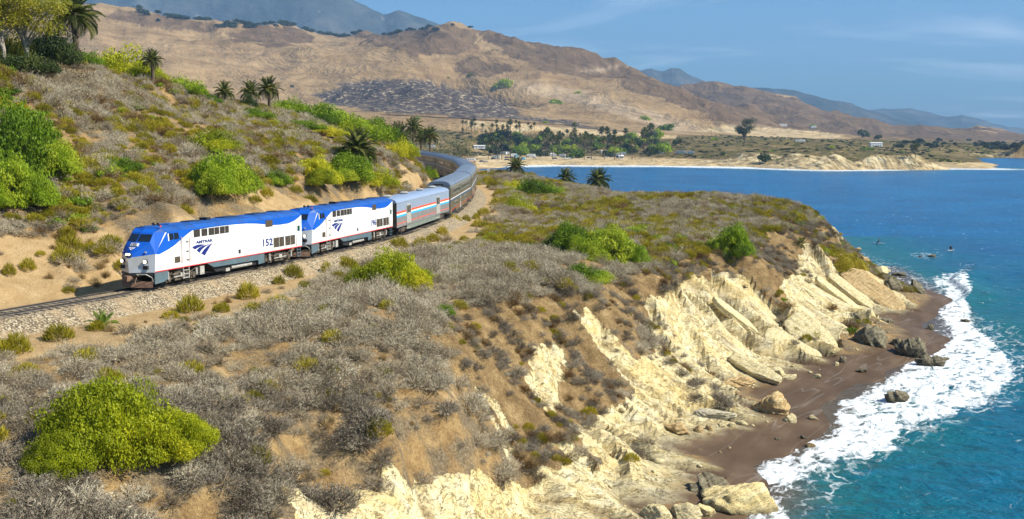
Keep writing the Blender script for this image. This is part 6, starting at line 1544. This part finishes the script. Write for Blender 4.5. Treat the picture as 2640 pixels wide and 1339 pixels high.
def rock_mesh(name, seed, sub=4, planes=15, strata=0., tilt=(.5, -.3, .8), rough=.10, per=.28):
    r = np.random.default_rng(seed); d, F = ico(sub); N = r.normal(size=(planes, 3)); N /= np.linalg.norm(N, axis=1)[:, None]; D = r.uniform(.55, .95, planes)
    dot = d@N.T; rr = np.where(dot > .08, D/np.maximum(dot, .08), 9).min(1); rr = np.minimum(rr, 1.15); V = d*rr[:, None]
    tl = np.array(tilt)/np.linalg.norm(tilt); ph = (V@tl)/per+.25*fbm(V[:, 0]*1.5+seed, V[:, 1]*1.5+V[:, 2], 3, seed); s = ph-np.floor(ph)
    if strata > .2:                                                # beds broken off at different lengths
        k = np.floor(ph).astype(int); kk = np.floor((V@np.cross(tl, (.2, .5, .8)))*1.6+.37*k).astype(int); V = V*(.70+.19*(_hash(k, k*0+seed, 3)+1)+.07*_hash(k, kk, seed))[:, None]*(1-.10*(s > .82))[:, None]
    else: V = V*(1+strata*(np.where(s < .7, s/.7, (1-s)/.3)-.5))[:, None]
    V = V*(1+rough*fbm(V[:, 0]*2.3+seed*3.1, V[:, 1]*2.3+V[:, 2]*1.7, 4, seed+3)+rough*.6*ridged(V[:, 0]*4+V[:, 2]*3, V[:, 1]*4-V[:, 2]*2, 3, seed+9))[:, None]
    return np_mesh(name, V, F, False)
ROCKS = [  # u, v centre, width px, height px, style, label
    (2242, 719, 52, 34, 'd', 'dark bedded rock in the shallows, left of the rust-topped one'), (2306, 724, 76, 38, 'd', 'dark bedded rock with a rusty top standing in the shallows'), (2213, 682, 60, 24, 'p', 'pale low rock at the far foot of the headland'), (2268, 690, 44, 14, 'd', 'flat dark rock awash beyond the headland foot'),
    (2236, 808, 46, 18, 'd', 'low dark rock on the sand right under the ochre ledge tip'), (2188, 843, 86, 74, 'd', 'large ribbed dark rock on the brown sand of the cove'), (2303, 876, 84, 66, 'd', 'tall leaning ribbed rock at the edge of the foam'), (2352, 912, 66, 30, 'd', 'low dark rock trailing from the leaning ribbed rock into the foam'), (2256, 862, 34, 28, 'd', 'small dark rock left of the leaning ribbed rock'),
    (2342, 824, 30, 18, 'd', 'small dark rock at the edge of the swash beyond the leaning rock'), (2428, 808, 28, 12, 'd', 'small dark rock out in the white surf'), (2346, 643, 24, 9, 'd', 'lone rock with foam round it offshore'), (2316, 645, 12, 5, 'd', 'tiny rock left of the lone offshore rock'), (2156, 628, 24, 9, 'o', 'small ochre rock in the water off the headland'), (2172, 652, 26, 22, 'o', 'ochre rock stump at the far end of the cliff foot'),
    (2258, 1000, 78, 36, 'd', 'dark jagged rock lying in the middle of the foam'), (2169, 933, 34, 14, 'd', 'flat mossy stone on the wet sand below the large ribbed rock'), (2105, 918, 14, 14, 'p', 'little pale upright stone on the wet sand'), (1935, 1018, 96, 66, 'o', 'yellowish pointed boulder at the tip of the rock spur'), (1988, 1054, 40, 28, 'p', 'pyramid-shaped stone on the sand below the spur'), (2046, 1053, 24, 16, 'p', 'smaller pyramid stone right of the bigger one'),
    (2021, 1101, 20, 12, 'd', 'dark little stone on the sand near the swash'), (2041, 1123, 28, 13, 'o', 'flat orange-yellow stone at the edge of the swash'), (1956, 1106, 18, 8, 'd', 'flat dark stone with a puddle on the sand'), (1811, 1138, 8, 7, 'p', 'tiny white stone on the brown sand'), (1835, 1130, 10, 5, 'p', 'tiny pale flat stone right of the white one'),
    (1868, 1066, 36, 16, 'p', 'pale stone on the sand, right end of the row under the spur'), (1840, 1070, 22, 15, 'p', 'pale stone second from the right in the row under the spur'), (1815, 1070, 22, 12, 'p', 'low pale stone in the middle of the row under the spur'), (1785, 1076, 26, 22, 'o', 'ochre knob in the row under the spur'), (1758, 1082, 24, 26, 'o', 'upright ochre knob at the left end of the row under the spur'),
    (1988, 950, 40, 15, 'p', 'pale stone on the sand at the foot of the slabs'), (2055, 948, 22, 12, 'p', 'small pale stone right of the one at the slabs foot'), (1865, 960, 110, 32, 'o', 'long ochre rock lying at the back of the beach'), (1955, 938, 60, 20, 'p', 'flat whitish rock between the slabs and the sand'),
    (1862, 1248, 170, 112, 'Y', 'huge cracked yellow boulder in the bottom right corner of the cove'), (1792, 1222, 120, 56, 'd', 'dark ribbed ledge leaning on the huge yellow boulder'), (1722, 1296, 80, 44, 'p', 'angular pale boulder at the bottom edge left of the huge one'), (1645, 1298, 74, 46, 'p', 'angular pale boulder at the bottom edge, leftmost by the sand pool'), (1770, 1290, 60, 44, 'Y', 'yellowish block in front of the dark ribbed ledge'),
    (2120, 905, 24, 26, 'd', 'dark stump at the foot of the pale slab'), (2240, 745, 34, 20, 'p', 'pale smooth ledge beyond the ochre ledge'), (2150, 800, 50, 26, 'd', 'dark rubble heap in the hollow between slabs'), (1800, 1040, 90, 22, 'g', 'greenish grey ledge along the foot of the spur'), (1700, 1080, 80, 30, 'o', 'ochre ledge at the foot of the cliff, left of the row of knobs')]
mr_yel = rock_mat('yellow_rock', [(.3, (.42, .30, .11)), (.46, (.64, .50, .235)), (.6, (.74, .62, .34)), (.75, (.76, .68, .44))], 1.8)
RM = {'d': mr_dark, 'p': mr_pale, 'o': mr_ochre, 'g': mr_grey, 'Y': mr_yel}
for i, (u, v, w, h, st, lab) in enumerate(ROCKS):
    q = ground_hit(u, v+h*.32)
    x, y, z = q; k = 1.02484*y/FOC; rx = w*k/2; hz = h*k
    big = w > 45
    me = rock_mesh('rock', 100+i, 5 if w > 44 else 4 if w > 24 else 3, 11 if st in 'gYp' else 13, {'d': .34, 'g': .06, 'p': .07, 'o': .12, 'Y': .10}[st], (.75, -.35, .45) if st == 'd' else (.3, -.6, .8), .12 if st != 'g' else .07, .17 if st == 'd' else .30)
    yy = y+rx*.35
    o = link('rock', me, RM[st], loc=(x, yy, max(z, 0)+hz*.08), rot=(0, 0, rnd.uniform(-.4, .4)), scale=(rx*1.08, rx*(.75 if st != 'g' else .9), hz*(.74 if st == 'd' else .66))); tag(o, lab, 'rock')
# tilted slabs of pale rock that run down from the cliff to the sand
def slab(u0, v0, z0, u1, v1, z1, width, thick, label, m, seed, roll=.5):
    a = Vector(unproj(u0, v0, z0)); b = Vector(unproj(u1, v1, z1)); d = (b-a); L_ = d.length; d.normalize(); s = d.cross(Vector((0, 0, 1))).normalized(); n = s.cross(d).normalized()
    if n.z < 0: n = -n
    rot = Matrix.Rotation(roll, 3, d); s = rot@s; n = rot@n
    dd, F = ico(5); r = np.abs(dd); e = 7.0; rr = 1/(r[:, 0]**7+r[:, 1]**6+r[:, 2]**7)**(1/e); V = dd*rr[:, None]
    taper = 1-.34*np.clip(V[:, 0], -1, 1)**2*(1+.5*V[:, 1])-.10*V[:, 0]; V[:, 1] *= taper*(1+.18*fbm(V[:, 0]*2+seed, V[:, 0]*0+seed, 3, seed)); V[:, 2] *= .75+.25*taper
    V[:, 1] += .10*fbm(V[:, 0]*3, V[:, 2]*3+seed, 3, seed+2); V[:, 2] += .16*ridged(V[:, 0]*1.3+seed, V[:, 1]*5, 4, seed)+.10*fbm(V[:, 0]*7, V[:, 1]*7, 3, seed+5)
    M = np.array([[d.x, s.x, n.x], [d.y, s.y, n.y], [d.z, s.z, n.z]]); P = (V*np.array([L_/2*1.05, width/2, thick/2]))@M.T
    o = link('rock_slab', np_mesh('rock_slab', P, F), m, loc=tuple((a+b)/2)); return tag(o, label, 'rock')
slab(1985, 805, 3.6, 2090, 890, .2, 4.4, 1.3, 'leaning whitish slab with a dark undercut on its left, nearest the ribbed rock', mr_pale, 3, .50)
slab(1925, 845, 2.8, 2060, 912, .1, 3.4, 1.1, 'long pale slab below and left of the whitish one, its tip on the sand', mr_pale, 5, .45)
slab(2020, 735, 5.4, 2115, 800, .6, 4.4, 1.2, 'steep cream slab in the middle of the cliff, above the whitish one', mr_pale, 7, .42)
slab(2055, 705, 5.6, 2175, 795, .6, 2.2, .8, 'narrow cream slab right of the steep one', mr_pale, 9, .5)
slab(2085, 695, 5.4, 2205, 785, .6, 2.2, 1.0, 'thin dark-edged slab between the narrow slab and the ochre ledge', mr_pale, 11, .5)
slab(2125, 690, 5.0, 2262, 785, .5, 4.6, 1.5, 'broad orange-stained ledge reaching furthest toward the sea', mr_ochre, 13, .38)
slab(2060, 640, 7.4, 2120, 690, 4.4, 1.6, .7, 'narrow white rib high on the far cliff', mr_pale, 17, .4)
slab(1800, 760, 6.6, 1920, 850, 2.0, 2.4, .8, 'pale tilted slab in the left half of the upper cliff', mr_pale, 25, .5)
slab(1700, 800, 5.6, 1830, 900, 2.2, 2.0, .7, 'narrow pale rib on the cliff under the brown brow', mr_pale, 27, .5)
slab(1960, 690, 7.0, 2060, 770, 3.4, 2.6, .8, 'cream slab above the steep one, under the dark vegetation tongue', mr_pale, 29, .48)
slab(1450, 785, 9.2, 1560, 890, 5.6, 1.3, .6, 'long pale rib running down from the dead branches', mr_pale, 31, .4)
slab(1840, 900, 2.6, 1960, 960, .9, 1.8, .7, 'low pale ledge sloping to the back of the beach', mr_pale, 33, .45)
slab(1580, 900, 5.0, 1680, 985, 2.6, 1.6, .6, 'pale rib in the middle of the near cliff', mr_pale, 35, .45)
# broken stone at the cliff foot
def rubble():
    n = 5200; X = rg.uniform(-5, 60, n); Y = rg.uniform(55, 180, n); Z = zat(X, Y); u, v = project(X, Y, Z); rk = zmask(X, Y, Z, ROCKZ, 14) > .5; f = fbm(X/5, Y/5, 3, 401)
    ok = (Z > .45) & (Z < 2.6) & (rg.uniform(0, 1, n) < np.where(Z < 1.3, .30, .09)+.8*np.clip(f, 0, 1)) & (v < 1400) & ((Z > .8) | rk); X, Y, Z = X[ok], Y[ok], Z[ok]
    d, F = ico(1); V = []; FF = []
    for i in range(len(X)):
        s = rg.uniform(.05, .26)*(1 if rg.uniform() < .93 else 2.0); p = d*s*rg.uniform(.6, 1.25, (len(d), 1))*np.array([1, .8, .6])+np.array([X[i], Y[i], Z[i]+s*.15]); V.append(p); FF.append(F+i*len(d))
    o = link('rubble', np_mesh('rubble', np.concatenate(V), np.concatenate(FF)), mr_pale); tag(o, 'broken pale stones strewn along the cliff foot', None, None, 'stuff')
rubble()
# bare dead branches under the cliff-top bush
x, y, z = ground_hit(1440, 722); t = empty('dead_branches', (x, y, z)); r = random.Random(4)
for i in range(16):
    a = r.uniform(-1.2, 2.2); l = r.uniform(.9, 2.6); p = [(r.uniform(-.6, .6), r.uniform(-.4, .4), .25)]
    for q in range(3): a += r.uniform(-.45, .45); p.append((p[-1][0]+math.cos(a-.6)*l/3, p[-1][1]-abs(math.sin(a))*l/4, p[-1][2]+r.uniform(-.30, .32)))
    MB().path(p, [.045, .035, .022, .01], 5).build('branch', m_bark, t)
tag(t, 'tangle of bare pale dead branches hanging over the cliff edge under the green bush', 'dead branches')
for u, v, l, lab in ((1030, 905, 1.2, 'pale dead stick lying beside the gully'), (640, 1180, .9, 'short pale stick in the dark foreground scrub'), (872, 1290, 1.3, 'bleached stick on the cream cliff edge at the bottom')):
    x, y, z = ground_hit(u, v); o = MB().path([(-l/2, 0, 0), (0, .08, .06), (l/2, -.05, .14)], [.03, .028, .012], 5).build('dead_stick', m_bark, None, loc=(x, y, z+.05), rot=(0, 0, rnd.uniform(-.6, .6))); tag(o, lab, 'stick')

# ------------------------------------------------------------------ surfers sitting on their boards
def surfer(u, v, rot, label):
    x, y, _ = unproj(u, v, 0.0)
    b = MB(); n = 14; top = []
    for i in range(n+1):
        t_ = i/n*2-1; w = .27*(1-abs(t_)**2.6)**.6; top.append((t_*1.25, w, .08+.10*max(0, t_-.4)))
    for i in range(n):
        p, q = top[i], top[i+1]
        b.face([(p[0], -p[1], p[2]), (q[0], -q[1], q[2]), (q[0], q[1], q[2]), (p[0], p[1], p[2])]); b.face([(p[0], -p[1], p[2]-.07), (p[0], p[1], p[2]-.07), (q[0], q[1], q[2]-.07), (q[0], -q[1], q[2]-.07)])
        for s in (-1, 1): b.face([(p[0], s*p[1], p[2]), (q[0], s*q[1], q[2]), (q[0], s*q[1], q[2]-.07), (p[0], s*p[1], p[2]-.07)])
    o = b.build('surfboard', m_white, None, loc=(x, y, .06), rot=(0, 0, rot)); tag(o, 'pale surfboard under '+label, 'surfboard')
    J = [((0, 0, .17), .15), ((0, 0, .42), .13), ((.02, 0, .66), .16), ((.03, 0, .78), .07), ((.05, 0, .92), .105), ((.06, 0, 1.0), .09),
         ((.10, .17, .14), .09), ((.42, .27, .10), .065), ((.40, .30, -.22), .05), ((.10, -.17, .14), .09), ((.42, -.27, .10), .065), ((.40, -.30, -.22), .05),
         ((.03, .21, .64), .07), ((.14, .27, .40), .05), ((.36, .18, .24), .04), ((.03, -.21, .64), .07), ((.14, -.27, .40), .05), ((.36, -.18, .24), .04)]
    E = [(0, 1), (1, 2), (2, 3), (3, 4), (4, 5), (0, 6), (6, 7), (7, 8), (0, 9), (9, 10), (10, 11), (2, 12), (12, 13), (13, 14), (2, 15), (15, 16), (16, 17)]
    me = bpy.data.meshes.new('person'); me.from_pydata([j[0] for j in J], E, []); p = link('person', me, plain('black_wetsuit', (.015, .016, .02), .5), loc=(x, y, .14), rot=(0, 0, rot))
    p.modifiers.new('skin', 'SKIN'); p.modifiers.new('sub', 'SUBSURF').levels = 1; p.modifiers['sub'].render_levels = 1
    for i, j in enumerate(J): me.skin_vertices[0].data[i].radius = (j[1], j[1])
    me.skin_vertices[0].data[0].use_root = True
    hd = MB().tube((.06, 0, .82), (.075, 0, 1.0), .10, 10, .085).tube((.15, 0, .90), (.17, 0, .92), .03, 6).build('face', plain('skin_tone', (.42, .24, .16), .6), p)
    hh = MB().tube((.03, 0, .95), (.05, 0, 1.06), .112, 10, .07).build('hair', plain('dark_hair', (.03, .02, .015), .7), p)
    tag(p, label, 'person', 'surfers waiting offshore')
surfer(2211, 613, 2.6, 'person in a dark wetsuit sitting on a board, nearer the headland'); surfer(2391, 631, .6, 'person in a dark wetsuit sitting on a board, further out to sea')

# ------------------------------------------------------------------ the air
def haze():
    m = bpy.data.materials.new('haze_air'); m.use_nodes = True; nt = m.node_tree; nt.nodes.clear(); v = nt.nodes.new('ShaderNodeVolumePrincipled'); o = nt.nodes.new('ShaderNodeOutputMaterial')
    v.inputs['Color'].default_value = (.36, .63, 1, 1); v.inputs['Density'].default_value = HAZE; v.inputs['Anisotropy'].default_value = 0
    nt.links.new(v.outputs[0], o.inputs['Volume'])
    b = MB().box(-11000, 11000, -250, 15400, -70, 1700); tag(link('haze', b.mesh('haze'), m), 'thin blue air over the coast and the hills', None, None, 'stuff')
HAZE = 7.4e-5
haze()
